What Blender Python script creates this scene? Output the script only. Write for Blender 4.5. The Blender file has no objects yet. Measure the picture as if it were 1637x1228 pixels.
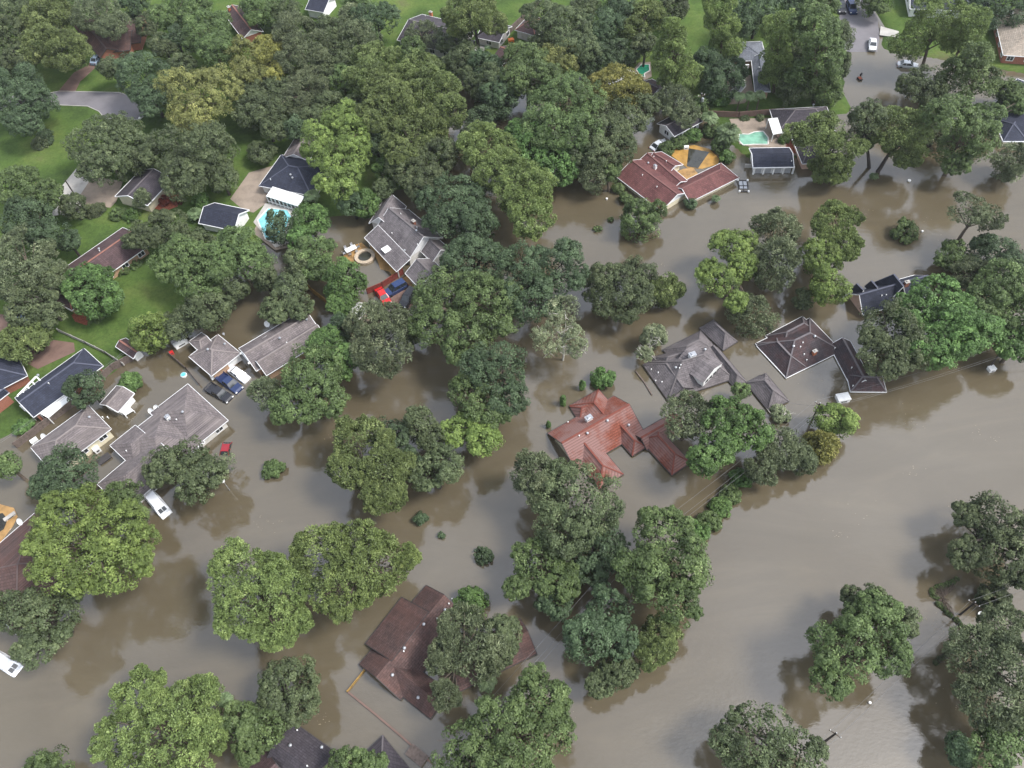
import bpy, math, random
import numpy as np
from mathutils import Vector, Matrix
R = math.radians
sc = bpy.context.scene
C = sc.collection

# ------------------------------------------------------------------ camera
FPX, CAM_H = 1275.0, 114.0
NAD = (82.0, -886.0)                       # where the point straight below falls, px from the centre
TH = math.atan(math.hypot(*NAD) / FPX)
RHO = -math.atan(NAD[0] / -NAD[1])
RM = (Matrix.Rotation(TH, 3, 'X') @ Matrix.Rotation(RHO, 3, 'Z'))
cam = bpy.data.objects.new('camera', bpy.data.cameras.new('camera'))
C.objects.link(cam)
cam.matrix_world = Matrix.Translation((0, 0, CAM_H)) @ RM.to_4x4()
cam.data.sensor_width = 36; cam.data.lens = FPX / 1637 * 36
cam.data.clip_end = 6000; cam.data.clip_start = 0.5
sc.camera = cam

# ------------------------------------------------------------------ light
SUN_EL, SUN_AZ = 54, 104                   # azimuth clockwise from +Y
w = bpy.data.worlds.new('World'); sc.world = w; w.use_nodes = True
nt = w.node_tree; nt.nodes.clear()
wo = nt.nodes.new('ShaderNodeOutputWorld'); bg = nt.nodes.new('ShaderNodeBackground')
sky = nt.nodes.new('ShaderNodeTexSky'); sky.sky_type = 'NISHITA'; sky.sun_disc = False
sky.sun_elevation = R(SUN_EL); sky.sun_rotation = R(SUN_AZ); sky.dust_density = 1.6; sky.air_density = 1.2
hs = nt.nodes.new('ShaderNodeHueSaturation'); hs.inputs['Saturation'].default_value = 0.42
tc = nt.nodes.new('ShaderNodeTexCoord'); nz = nt.nodes.new('ShaderNodeTexNoise')
nz.inputs['Scale'].default_value = 2.6; nz.inputs['Detail'].default_value = 7; nz.inputs['Roughness'].default_value = 0.6
rp = nt.nodes.new('ShaderNodeMapRange'); rp.inputs[1].default_value = 0.33; rp.inputs[2].default_value = 0.68
rp.inputs[3].default_value = 0.8; rp.inputs[4].default_value = 1.75
mx = nt.nodes.new('ShaderNodeMix'); mx.data_type = 'RGBA'; mx.blend_type = 'MULTIPLY'; mx.inputs[0].default_value = 1
nt.links.new(tc.outputs['Generated'], nz.inputs['Vector']); nt.links.new(nz.outputs['Fac'], rp.inputs[0])
nt.links.new(sky.outputs[0], hs.inputs['Color']); nt.links.new(hs.outputs[0], mx.inputs[6]); nt.links.new(rp.outputs[0], mx.inputs[7])
nt.links.new(mx.outputs[2], bg.inputs[0]); nt.links.new(bg.outputs[0], wo.inputs[0])
bg.inputs[1].default_value = 0.15
sl = bpy.data.lights.new('sun', 'SUN'); sl.energy = 2.1; sl.angle = R(14); sl.color = (1, 0.975, 0.94)
so = bpy.data.objects.new('sun', sl); C.objects.link(so)
sd = Vector((math.sin(R(SUN_AZ)) * math.cos(R(SUN_EL)), math.cos(R(SUN_AZ)) * math.cos(R(SUN_EL)), math.sin(R(SUN_EL))))
so.rotation_euler = sd.to_track_quat('Z', 'Y').to_euler()
sc.view_settings.view_transform = 'Standard'; sc.view_settings.look = 'None'
sc.view_settings.exposure = 0.88; sc.view_settings.gamma = 1

# ------------------------------------------------------------------ helpers
def P(px, py, z=0.0):
    d = RM @ Vector(((px - 818.5) / FPX, -(py - 614) / FPX, -1))
    t = (z - CAM_H) / d.z
    return Vector((d.x * t, d.y * t, z))
RI = RM.transposed()
def proj(x, y, z=0.0):
    v = RI @ Vector((x, y, z - CAM_H))
    return 818.5 + FPX * v.x / -v.z, 614 - FPX * v.y / -v.z
def scale_at(p):
    v = RI @ (Vector(p) - Vector((0, 0, CAM_H)))
    return FPX / -v.z

def tag(o, label=None, cat=None, group=None, kind=None):
    if label: o['label'] = label
    if cat: o['category'] = cat
    if group: o['group'] = group
    if kind: o['kind'] = kind
    return o
def empty(name, loc=(0, 0, 0), rz=0.0):
    o = bpy.data.objects.new(name, None); C.objects.link(o); o.location = loc; o.rotation_euler = (0, 0, rz)
    o.empty_display_size = 0.3
    return o
class MB:
    def __init__(s): s.v = []; s.f = []; s.m = []; s.uv = []
    def face(s, pts, mi=0, uv=None):
        i = len(s.v); s.v += [tuple(p) for p in pts]; s.f.append(tuple(range(i, i + len(pts)))); s.m.append(mi)
        s.uv += (uv if uv else [(p[0], p[1]) for p in pts])
    def box(s, c, size, rz=0.0, mi=0, taper=1.0):
        ca, sa = math.cos(rz), math.sin(rz); hx, hy, hz = [q / 2 for q in size]
        def T(x, y, z): return (c[0] + x * ca - y * sa, c[1] + x * sa + y * ca, c[2] + z)
        b = [T(-hx, -hy, -hz), T(hx, -hy, -hz), T(hx, hy, -hz), T(-hx, hy, -hz)]
        t = [T(-hx * taper, -hy * taper, hz), T(hx * taper, -hy * taper, hz), T(hx * taper, hy * taper, hz), T(-hx * taper, hy * taper, hz)]
        s.face(b[::-1], mi); s.face(t, mi)
        for i in range(4):
            j = (i + 1) % 4; s.face([b[i], b[j], t[j], t[i]], mi)
    def bar(s, p, q, wd, ht, mi=0):
        p = Vector(p); q = Vector(q); d = (q - p)
        if d.length < 1e-4: return
        d.normalize(); side = d.cross(Vector((0, 0, 1)))
        if side.length < 1e-3: side = Vector((1, 0, 0))
        side.normalize(); up = side.cross(d).normalized()
        a = side * wd / 2; b = up * ht / 2
        r0 = [p - a - b, p + a - b, p + a + b, p - a + b]; r1 = [x + (q - p) for x in r0]
        s.face(r0, mi); s.face(r1[::-1], mi)
        for i in range(4):
            j = (i + 1) % 4; s.face([r0[j], r0[i], r1[i], r1[j]], mi)
    def tube(s, pts, rad, n=7, mi=0, cap=True):
        rings = []
        for k, p in enumerate(pts):
            p = Vector(p); a = Vector(pts[max(k - 1, 0)]); b = Vector(pts[min(k + 1, len(pts) - 1)])
            d = (b - a).normalized(); s1 = d.cross(Vector((0.13, 0.31, 0.94)))
            if s1.length < 0.05: s1 = d.cross(Vector((1, 0, 0)))
            s1.normalize(); s2 = d.cross(s1)
            r = rad[k] if isinstance(rad, (list, tuple)) else rad
            rings.append([p + (s1 * math.cos(2 * math.pi * i / n) + s2 * math.sin(2 * math.pi * i / n)) * r for i in range(n)])
        for a, b in zip(rings, rings[1:]):
            for i in range(n):
                j = (i + 1) % n; s.face([a[i], a[j], b[j], b[i]], mi)
        if cap: s.face(rings[0][::-1], mi); s.face(rings[-1], mi)
    def lathe(s, c, prof, n=16, mi=0):
        rings = [[(c[0] + r * math.cos(2 * math.pi * i / n), c[1] + r * math.sin(2 * math.pi * i / n), c[2] + z) for i in range(n)] for r, z in prof]
        for a, b in zip(rings, rings[1:]):
            for i in range(n):
                j = (i + 1) % n; s.face([a[i], a[j], b[j], b[i]], mi)
        s.face(rings[-1], mi); s.face(rings[0][::-1], mi)
    def prism(s, pts, z0, z1, mi=0):
        a = [(p[0], p[1], z0) for p in pts]; b = [(p[0], p[1], z1) for p in pts]
        area = sum(pts[i][0] * pts[(i + 1) % len(pts)][1] - pts[(i + 1) % len(pts)][0] * pts[i][1] for i in range(len(pts)))
        if area < 0: a.reverse(); b.reverse()
        s.face(b, mi); s.face(a[::-1], mi)
        for i in range(len(pts)):
            j = (i + 1) % len(pts); s.face([a[i], a[j], b[j], b[i]], mi)
    def build(s, name, mats, parent=None, smooth=False, origin=None):
        me = bpy.data.meshes.new(name)
        vs = s.v
        if origin is not None: vs = [(x - origin[0], y - origin[1], z - origin[2]) for x, y, z in vs]
        me.from_pydata(vs, [], s.f); uvl = me.uv_layers.new(name='UVMap')
        uvl.data.foreach_set('uv', np.array(s.uv, dtype=np.float32).ravel())
        me.polygons.foreach_set('material_index', s.m)
        for m in (mats if isinstance(mats, (list, tuple)) else [mats]): me.materials.append(m)
        if smooth: me.polygons.foreach_set('use_smooth', [True] * len(s.f))
        o = bpy.data.objects.new(name, me); C.objects.link(o)
        if parent is not None: o.parent = parent
        if origin is not None and parent is None: o.location = origin
        return o

# ------------------------------------------------------------------ materials
def newmat(name):
    m = bpy.data.materials.new(name); m.use_nodes = True
    return m, m.node_tree, m.node_tree.nodes['Principled BSDF']
def N(t, k, **kw):
    n = t.nodes.new('ShaderNode' + k)
    for a, b in kw.items():
        if a.startswith('i_'): n.inputs[a[2:].replace('_', ' ')].default_value = b
        else: setattr(n, a, b)
    return n
def ramp(t, stops):
    n = t.nodes.new('ShaderNodeValToRGB'); e = n.color_ramp.elements
    while len(e) < len(stops): e.new(0.5)
    for k, (p, c) in enumerate(stops): e[k].position = p; e[k].color = (*c, 1)
    return n
def mixc(t, a, b, f, mode='MIX'):
    n = t.nodes.new('ShaderNodeMix'); n.data_type = 'RGBA'; n.blend_type = mode
    for sock, val in ((n.inputs[0], f), (n.inputs[6], a), (n.inputs[7], b)):
        if hasattr(val, 'is_output') or isinstance(val, bpy.types.NodeSocket): t.links.new(val, sock)
        elif isinstance(val, (int, float)): sock.default_value = val
        else: sock.default_value = (*val, 1)
    return n.outputs[2]
def scl(c, k): return tuple(min(1, x * k) for x in c)
def paint(name, col, rough=0.5, var=0.12, sc_=1.5, metal=0.0, bump=0.0, spec=0.4):
    m, t, b = newmat(name)
    g = N(t, 'NewGeometry'); n1 = N(t, 'TexNoise', i_Scale=sc_, i_Detail=5.0, i_Roughness=0.65); t.links.new(g.outputs['Position'], n1.inputs['Vector'])
    r = ramp(t, [(0.3, scl(col, 1 - var * 1.6)), (0.5, col), (0.72, scl(col, 1 + var))]); t.links.new(n1.outputs['Fac'], r.inputs[0])
    t.links.new(r.outputs[0], b.inputs['Base Color'])
    b.inputs['Roughness'].default_value = rough; b.inputs['Metallic'].default_value = metal
    b.inputs['Specular IOR Level'].default_value = spec
    if bump:
        bp = N(t, 'Bump', i_Strength=bump, i_Distance=0.05); n2 = N(t, 'TexNoise', i_Scale=sc_ * 14, i_Detail=3.0)
        t.links.new(g.outputs['Position'], n2.inputs['Vector']); t.links.new(n2.outputs['Fac'], bp.inputs['Height']); t.links.new(bp.outputs[0], b.inputs['Normal'])
    return m
def shingle(name, col, stain=None, stain_amt=0.4, contrast=0.22):
    m, t, b = newmat(name)
    uv = N(t, 'UVMap'); g = N(t, 'NewGeometry')
    br = N(t, 'TexBrick', i_Scale=1.0); br.offset = 0.5
    br.inputs['Brick Width'].default_value = 0.75; br.inputs['Row Height'].default_value = 0.34; br.inputs['Mortar Size'].default_value = 0.035
    br.inputs['Color1'].default_value = (*scl(col, 1 + contrast), 1); br.inputs['Color2'].default_value = (*scl(col, 1 - contrast), 1); br.inputs['Mortar'].default_value = (*scl(col, 0.55), 1)
    t.links.new(uv.outputs[0], br.inputs['Vector'])
    n1 = N(t, 'TexNoise', i_Scale=0.35, i_Detail=6.0, i_Roughness=0.7); t.links.new(g.outputs['Position'], n1.inputs['Vector'])
    n2 = N(t, 'TexNoise', i_Scale=6.0, i_Detail=4.0, i_Roughness=0.8); t.links.new(g.outputs['Position'], n2.inputs['Vector'])
    rr = ramp(t, [(0.25, (0.6, 0.6, 0.6)), (0.75, (1.4, 1.4, 1.4))]); t.links.new(n2.outputs['Fac'], rr.inputs[0])
    c = mixc(t, br.outputs['Color'], rr.outputs[0], 0.9, 'MULTIPLY')
    r2 = ramp(t, [(0.42, (0, 0, 0)), (0.66, (1, 1, 1))]); t.links.new(n1.outputs['Fac'], r2.inputs[0])
    mm = N(t, 'Math', operation='MULTIPLY'); mm.inputs[1].default_value = stain_amt; t.links.new(r2.outputs[0], mm.inputs[0])
    c = mixc(t, c, stain or scl(col, 1.5), mm.outputs[0])
    # streaks that run down the slope
    mp = N(t, 'Mapping'); mp.inputs['Scale'].default_value = (1.6, 0.12, 1); t.links.new(uv.outputs[0], mp.inputs[0])
    n3 = N(t, 'TexNoise', i_Scale=1.0, i_Detail=4.0); t.links.new(mp.outputs[0], n3.inputs['Vector'])
    r3 = ramp(t, [(0.3, (0.72, 0.72, 0.72)), (0.7, (1.18, 1.18, 1.18))]); t.links.new(n3.outputs['Fac'], r3.inputs[0])
    c = mixc(t, c, r3.outputs[0], 0.8, 'MULTIPLY')
    t.links.new(c, b.inputs['Base Color']); b.inputs['Roughness'].default_value = 0.85; b.inputs['Specular IOR Level'].default_value = 0.35
    bp = N(t, 'Bump', i_Strength=0.5, i_Distance=0.03); t.links.new(br.outputs['Fac'], bp.inputs['Height']); t.links.new(bp.outputs[0], b.inputs['Normal'])
    return m
def tile(name, col, pale):
    m, t, b = newmat(name)
    uv = N(t, 'UVMap'); g = N(t, 'NewGeometry'); sp = N(t, 'SeparateXYZ'); t.links.new(uv.outputs[0], sp.inputs[0])
    def saw(sock, per):
        a = N(t, 'Math', operation='DIVIDE'); a.inputs[1].default_value = per; t.links.new(sock, a.inputs[0])
        f = N(t, 'Math', operation='FRACT'); t.links.new(a.outputs[0], f.inputs[0]); return f.outputs[0]
    fv = saw(sp.outputs[1], 0.42); fu = saw(sp.outputs[0], 0.30)
    rv = ramp(t, [(0.0, (0.5, 0.5, 0.5)), (0.28, (0.9, 0.9, 0.9)), (0.9, (1.12, 1.12, 1.12)), (1.0, (1.0, 1.0, 1.0))]); t.links.new(fv, rv.inputs[0])
    n1 = N(t, 'TexNoise', i_Scale=0.22, i_Detail=6.0, i_Roughness=0.65); t.links.new(g.outputs['Position'], n1.inputs['Vector'])
    n2 = N(t, 'TexNoise', i_Scale=3.5, i_Detail=4.0, i_Roughness=0.7); t.links.new(g.outputs['Position'], n2.inputs['Vector'])
    cr = ramp(t, [(0.3, scl(col, 0.6)), (0.5, col), (0.7, scl(col, 1.35))]); t.links.new(n2.outputs['Fac'], cr.inputs[0])
    st = ramp(t, [(0.38, (0, 0, 0)), (0.54, (0.9, 0.9, 0.9))]); t.links.new(n1.outputs['Fac'], st.inputs[0])
    c = mixc(t, cr.outputs[0], pale, st.outputs[0]); c = mixc(t, c, rv.outputs[0], 1.0, 'MULTIPLY')
    t.links.new(c, b.inputs['Base Color']); b.inputs['Roughness'].default_value = 0.9; b.inputs['Specular IOR Level'].default_value = 0.2
    bp = N(t, 'Bump', i_Strength=0.8, i_Distance=0.05); ad = N(t, 'Math', operation='ADD'); t.links.new(fu, ad.inputs[0]); t.links.new(fv, ad.inputs[1])
    t.links.new(ad.outputs[0], bp.inputs['Height']); t.links.new(bp.outputs[0], b.inputs['Normal'])
    return m
def brick(name, col):
    m, t, b = newmat(name); g = N(t, 'NewGeometry'); n1 = N(t, 'TexNoise', i_Scale=5.0, i_Detail=5.0, i_Roughness=0.8)
    t.links.new(g.outputs['Position'], n1.inputs['Vector'])
    sp = N(t, 'SeparateXYZ'); t.links.new(g.outputs['Position'], sp.inputs[0]); a = N(t, 'Math', operation='MULTIPLY'); a.inputs[1].default_value = 5; t.links.new(sp.outputs[2], a.inputs[0])
    f = N(t, 'Math', operation='FRACT'); t.links.new(a.outputs[0], f.inputs[0]); rv = ramp(t, [(0.0, (0.6, 0.6, 0.6)), (0.2, (1, 1, 1))]); t.links.new(f.outputs[0], rv.inputs[0])
    cr = ramp(t, [(0.3, scl(col, 0.6)), (0.5, col), (0.72, scl(col, 1.4))]); t.links.new(n1.outputs['Fac'], cr.inputs[0])
    t.links.new(mixc(t, cr.outputs[0], rv.outputs[0], 0.7, 'MULTIPLY'), b.inputs['Base Color']); b.inputs['Roughness'].default_value = 0.85
    return m
def leafmat(name, c, tr=0.22):
    m, t, b = newmat(name)
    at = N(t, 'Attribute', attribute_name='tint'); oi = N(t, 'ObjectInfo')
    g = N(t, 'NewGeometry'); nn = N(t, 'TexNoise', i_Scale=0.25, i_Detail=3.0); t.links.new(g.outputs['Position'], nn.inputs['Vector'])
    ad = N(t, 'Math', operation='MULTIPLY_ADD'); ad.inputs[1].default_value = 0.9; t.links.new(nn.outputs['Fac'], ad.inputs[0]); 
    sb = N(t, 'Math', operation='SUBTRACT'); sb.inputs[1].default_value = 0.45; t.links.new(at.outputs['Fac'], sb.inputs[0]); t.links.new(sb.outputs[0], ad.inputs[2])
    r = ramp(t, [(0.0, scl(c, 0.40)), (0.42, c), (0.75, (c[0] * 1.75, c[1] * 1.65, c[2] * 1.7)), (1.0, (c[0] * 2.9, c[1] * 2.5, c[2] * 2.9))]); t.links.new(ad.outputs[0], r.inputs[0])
    h = N(t, 'HueSaturation'); t.links.new(r.outputs[0], h.inputs['Color'])
    a = N(t, 'Math', operation='MULTIPLY_ADD'); a.inputs[1].default_value = 0.012; a.inputs[2].default_value = 0.497; t.links.new(oi.outputs['Random'], a.inputs[0]); t.links.new(a.outputs[0], h.inputs['Hue'])
    a2 = N(t, 'Math', operation='MULTIPLY_ADD'); a2.inputs[1].default_value = 0.24; a2.inputs[2].default_value = 0.88; t.links.new(oi.outputs['Random'], a2.inputs[0]); t.links.new(a2.outputs[0], h.inputs['Value'])
    b.inputs['Roughness'].default_value = 0.5; b.inputs['Specular IOR Level'].default_value = 0.28
    t.links.new(h.outputs[0], b.inputs['Base Color'])
    tl = N(t, 'BsdfTranslucent'); t.links.new(h.outputs[0], tl.inputs['Color'])
    ms = N(t, 'MixShader'); ms.inputs[0].default_value = tr; t.links.new(b.outputs[0], ms.inputs[1]); t.links.new(tl.outputs[0], ms.inputs[2])
    t.links.new(ms.outputs[0], t.nodes['Material Output'].inputs['Surface'])
    return m
LEAF = {
 'O': leafmat('dark oak leaves', (0.084, 0.108, 0.048)),
 'G': leafmat('green leaves', (0.092, 0.134, 0.046)),
 'B': leafmat('bright green leaves', (0.086, 0.148, 0.042)),
 'P': leafmat('pine needles', (0.134, 0.172, 0.06)),
 'F': leafmat('light pine needles', (0.150, 0.200, 0.064)),
 'L': leafmat('lime leaves', (0.14, 0.195, 0.05)),
 'Y': leafmat('yellowing leaves', (0.165, 0.175, 0.056)),
 'W': leafmat('grey green leaves', (0.118, 0.144, 0.074)),
 'T': leafmat('deep teal green leaves', (0.064, 0.098, 0.046)),
 'D': leafmat('pale thin leaves', (0.19, 0.225, 0.12)),
 'U': leafmat('rusty yellow leaves', (0.215, 0.215, 0.062)),
 'C': leafmat('copper leaves', (0.190, 0.050, 0.030)),
 'M': leafmat('palm fronds', (0.120, 0.170, 0.080)),
}
BARK = paint('bark', (0.11, 0.085, 0.065), 0.9, 0.35, 3.0)
DARKBARK = paint('dark wet bark', (0.05, 0.04, 0.035), 0.9, 0.3, 3.0)
PALEBARK = paint('pale bare bark', (0.42, 0.40, 0.35), 0.9, 0.25, 3.0)
M = dict(
 white=paint('white paint', (0.78, 0.78, 0.76), 0.5, 0.10, 1.2), cream=paint('cream siding', (0.66, 0.60, 0.44), 0.6, 0.10, 1.0),
 offwhite=paint('off white siding', (0.62, 0.60, 0.56), 0.6, 0.12, 1.0), dark=paint('dark trim', (0.05, 0.045, 0.045), 0.6), pink=paint('pink stucco', (0.62, 0.42, 0.33), 0.8, 0.12, 0.8),
 glass=paint('window glass', (0.03, 0.035, 0.04), 0.08, 0.2, 2.0, spec=0.8), brick=brick('red brick', (0.28, 0.11, 0.07)), tanbrick=brick('tan brick', (0.42, 0.27, 0.17)),
 wood=paint('weathered fence wood', (0.13, 0.10, 0.085), 0.9, 0.3, 2.5), redwood=paint('red stained fence', (0.17, 0.035, 0.025), 0.8, 0.3, 2.0), yellowwood=paint('wet yellow wood', (0.28, 0.17, 0.045), 0.7, 0.3, 2.0),
 metal=paint('grey metal', (0.45, 0.46, 0.48), 0.35, 0.1, 2.0, metal=0.6), tan=paint('tan concrete', (0.26, 0.21, 0.165), 0.85, 0.2, 0.35, bump=0.3), conc=paint('pale concrete', (0.40, 0.38, 0.35), 0.85, 0.18, 0.4, bump=0.3),
 rust=paint('terracotta', (0.38, 0.13, 0.06), 0.7, 0.2, 3.0), orange=paint('bright orange plastic', (0.7, 0.16, 0.02), 0.5), teal=paint('teal plastic', (0.12, 0.45, 0.50), 0.4), red=paint('red plastic', (0.6, 0.03, 0.03), 0.4),
 asphalt=paint('asphalt', (0.17, 0.16, 0.17), 0.9, 0.16, 0.12, bump=0.3), rubber=paint('tyre rubber', (0.02, 0.02, 0.02), 0.8), pebble=paint('flooded tan patio', (0.34, 0.20, 0.075), 0.35, 0.30, 0.6),
 amber=paint('flooded amber patio', (0.36, 0.205, 0.055), 0.35, 0.25, 0.5), blackwater=paint('dark still water', (0.035, 0.035, 0.028), 0.06, 0.3, 0.3, spec=0.7), driveway=paint('brown driveway', (0.16, 0.10, 0.08), 0.9, 0.2, 0.4),
 mulch=paint('red mulch', (0.26, 0.075, 0.04), 0.95, 0.4, 3.0), whiteframe=paint('white window frame', (0.8, 0.8, 0.8), 0.5, 0.05), lampglass=paint('frosted lamp globe', (0.8, 0.8, 0.78), 0.3, 0.05),
)
RF = dict(
 red=tile('red clay tile', (0.200, 0.064, 0.042), (0.25, 0.150, 0.135)), grey=shingle('weathered grey shingle', (0.130, 0.114, 0.118), (0.20, 0.178, 0.178), 0.6),
 brown=shingle('dark brown shingle', (0.054, 0.044, 0.049), (0.12, 0.04, 0.028), 0.35), navy=shingle('navy charcoal shingle', (0.027, 0.031, 0.050), (0.048, 0.052, 0.075), 0.3),
 rust=shingle('rust brown shingle', (0.088, 0.055, 0.050), (0.14, 0.065, 0.050), 0.45), purple=shingle('brownish mauve shingle', (0.150, 0.128, 0.128), (0.22, 0.188, 0.175), 0.5),
 maroon=shingle('maroon shingle', (0.125, 0.050, 0.048), (0.165, 0.07, 0.062), 0.5), tan=shingle('tan shingle', (0.30, 0.25, 0.20), (0.38, 0.33, 0.27), 0.5),
 slate=shingle('blue grey shingle', (0.13, 0.14, 0.165), (0.19, 0.20, 0.22), 0.4), char=shingle('charcoal brown shingle', (0.050, 0.043, 0.052), (0.085, 0.073, 0.078), 0.4),
 white=paint('white roofing', (0.7, 0.7, 0.68), 0.5, 0.1), dkred=shingle('dark red brown shingle', (0.080, 0.050, 0.052), (0.12, 0.07, 0.065), 0.4),
)
def poolmat(name, c):
    m, t, b = newmat(name); g = N(t, 'NewGeometry'); n1 = N(t, 'TexNoise', i_Scale=0.7, i_Detail=4.0); t.links.new(g.outputs['Position'], n1.inputs['Vector'])
    r = ramp(t, [(0.35, scl(c, 0.75)), (0.65, scl(c, 1.25))]); t.links.new(n1.outputs['Fac'], r.inputs[0]); t.links.new(r.outputs[0], b.inputs['Base Color'])
    b.inputs['Roughness'].default_value = 0.08
    n2 = N(t, 'TexNoise', i_Scale=3.0, i_Detail=2.0); bp = N(t, 'Bump', i_Strength=0.15, i_Distance=0.1); t.links.new(g.outputs['Position'], n2.inputs['Vector']); t.links.new(n2.outputs['Fac'], bp.inputs['Height']); t.links.new(bp.outputs[0], b.inputs['Normal'])
    return m
M['cable'] = paint('dull cable', (0.16, 0.16, 0.16), 0.7)
M['poolblue'] = poolmat('blue pool water', (0.22, 0.58, 0.62)); M['poolgreen'] = poolmat('green pool water', (0.19, 0.38, 0.28)); M['pooldeep'] = poolmat('deep green pool water', (0.03, 0.26, 0.15))

# water
m, t, b = newmat('flood water'); WATER = m
g = N(t, 'NewGeometry')
n1 = N(t, 'TexNoise', i_Scale=0.012, i_Detail=5.0, i_Roughness=0.6, i_Distortion=1.2); t.links.new(g.outputs['Position'], n1.inputs['Vector'])
r = ramp(t, [(0.30, (0.086, 0.068, 0.041)), (0.5, (0.104, 0.085, 0.055)), (0.70, (0.130, 0.110, 0.078))]); t.links.new(n1.outputs['Fac'], r.inputs[0])
ms_ = N(t, 'Mapping'); ms_.inputs['Rotation'].default_value = (0, 0, R(-48)); ms_.inputs['Scale'].default_value = (0.28, 1, 1); t.links.new(g.outputs['Position'], ms_.inputs[0])
ns_ = N(t, 'TexNoise', i_Scale=0.10, i_Detail=7.0, i_Roughness=0.62, i_Distortion=1.6); t.links.new(ms_.outputs[0], ns_.inputs['Vector'])
rs_ = ramp(t, [(0.34, (0.92, 0.92, 0.91)), (0.52, (1.0, 1.0, 1.0)), (0.68, (1.13, 1.13, 1.12))]); t.links.new(ns_.outputs['Fac'], rs_.inputs[0])
t.links.new(mixc(t, r.outputs[0], rs_.outputs[0], 1.0, 'MULTIPLY'), b.inputs['Base Color'])
b.inputs['Roughness'].default_value = 0.045; b.inputs['IOR'].default_value = 1.60; b.inputs['Specular IOR Level'].default_value = 1.0
mp = N(t, 'Mapping'); mp.inputs['Scale'].default_value = (1, 1.7, 1); mp.inputs['Rotation'].default_value = (0, 0, R(20)); t.links.new(g.outputs['Position'], mp.inputs[0])
na = N(t, 'TexNoise', i_Scale=1.1, i_Detail=4.0, i_Roughness=0.6); t.links.new(mp.outputs[0], na.inputs['Vector'])
nb = N(t, 'TexNoise', i_Scale=0.12, i_Detail=3.0); t.links.new(mp.outputs[0], nb.inputs['Vector'])
mu = N(t, 'Math', operation='MULTIPLY'); t.links.new(na.outputs['Fac'], mu.inputs[0]); t.links.new(nb.outputs['Fac'], mu.inputs[1])
bp = N(t, 'Bump', i_Strength=0.42, i_Distance=0.08); t.links.new(mu.outputs[0], bp.inputs['Height']); t.links.new(bp.outputs[0], b.inputs['Normal'])

# ground
m, t, b = newmat('grass and earth'); GROUND = m
g = N(t, 'NewGeometry')
n1 = N(t, 'TexNoise', i_Scale=0.06, i_Detail=6.0, i_Roughness=0.65); t.links.new(g.outputs['Position'], n1.inputs['Vector'])
n2 = N(t, 'TexNoise', i_Scale=1.8, i_Detail=6.0, i_Roughness=0.8); t.links.new(g.outputs['Position'], n2.inputs['Vector'])
r = ramp(t, [(0.33, (0.036, 0.060, 0.018)), (0.5, (0.066, 0.108, 0.026)), (0.62, (0.098, 0.135, 0.036)), (0.74, (0.11, 0.095, 0.055))]); t.links.new(n1.outputs['Fac'], r.inputs[0])
r2 = ramp(t, [(0.3, (0.65, 0.65, 0.65)), (0.7, (1.3, 1.3, 1.3))]); t.links.new(n2.outputs['Fac'], r2.inputs[0])
t.links.new(mixc(t, r.outputs[0], r2.outputs[0], 1.0, 'MULTIPLY'), b.inputs['Base Color']); b.inputs['Roughness'].default_value = 0.95
b.inputs['Specular IOR Level'].default_value = 0.1

# ------------------------------------------------------------------ ground and water
GZ = 0.35
DRY = [[(-900, 660), (-200, 700), (20, 705), (55, 672), (110, 655), (185, 602), (225, 566), (300, 512), (360, 462), (410, 400), (470, 366), (520, 350), (575, 345), (620, 310), (690, 300), (722, 250), (722, 180),
        (735, 120), (800, 115), (900, 125), (960, 125), (1030, 138), (1130, 165), (1125, 192), (1140, 200), (1175, 245), (1200, 262), (1288, 255), (1292, 195), (1366, 186), (1350, 120), (1338, 62), (1352, 28), (1345, -5), (1378, -10), (1403, 28), (1409, 45), (1404, 68), (1412, 88), (1430, 92),
        (1460, 92), (1560, 108), (1610, 118), (1760, 140), (2600, 0), (2400, -900), (-1400, -900)]]
def inside(px, py, poly):
    c = False; n = len(poly); j = n - 1
    for i in range(n):
        xi, yi = poly[i]; xj, yj = poly[j]
        if (yi > py) != (yj > py) and px < (xj - xi) * (py - yi) / (yj - yi) + xi: c = not c
        j = i
    return c
fx = [-4000, -1500, -700, -400] ; fy = [-3000, -1000, -300]
xs = np.concatenate([fx, np.arange(-230, 231, 1.6), [400, 700, 1500, 4000]]); ys = np.concatenate([fy, np.arange(-90, 321, 1.6), [450, 800, 1800, 5000]])
WPOLY = [[(P(x, y).x, P(x, y).y) for x, y in poly if True] for poly in [[(max(min(x, 2400), -1300), max(y, -700)) for x, y in q] for q in DRY]]
msk = np.zeros((len(ys), len(xs)))
for i, yy in enumerate(ys):
    for j, xx in enumerate(xs):
        if inside(xx, yy, WPOLY[0]): msk[i, j] = 1
hgt = np.where(msk > 0.5, GZ, -1.6)
rng0 = np.random.default_rng(3)
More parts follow.
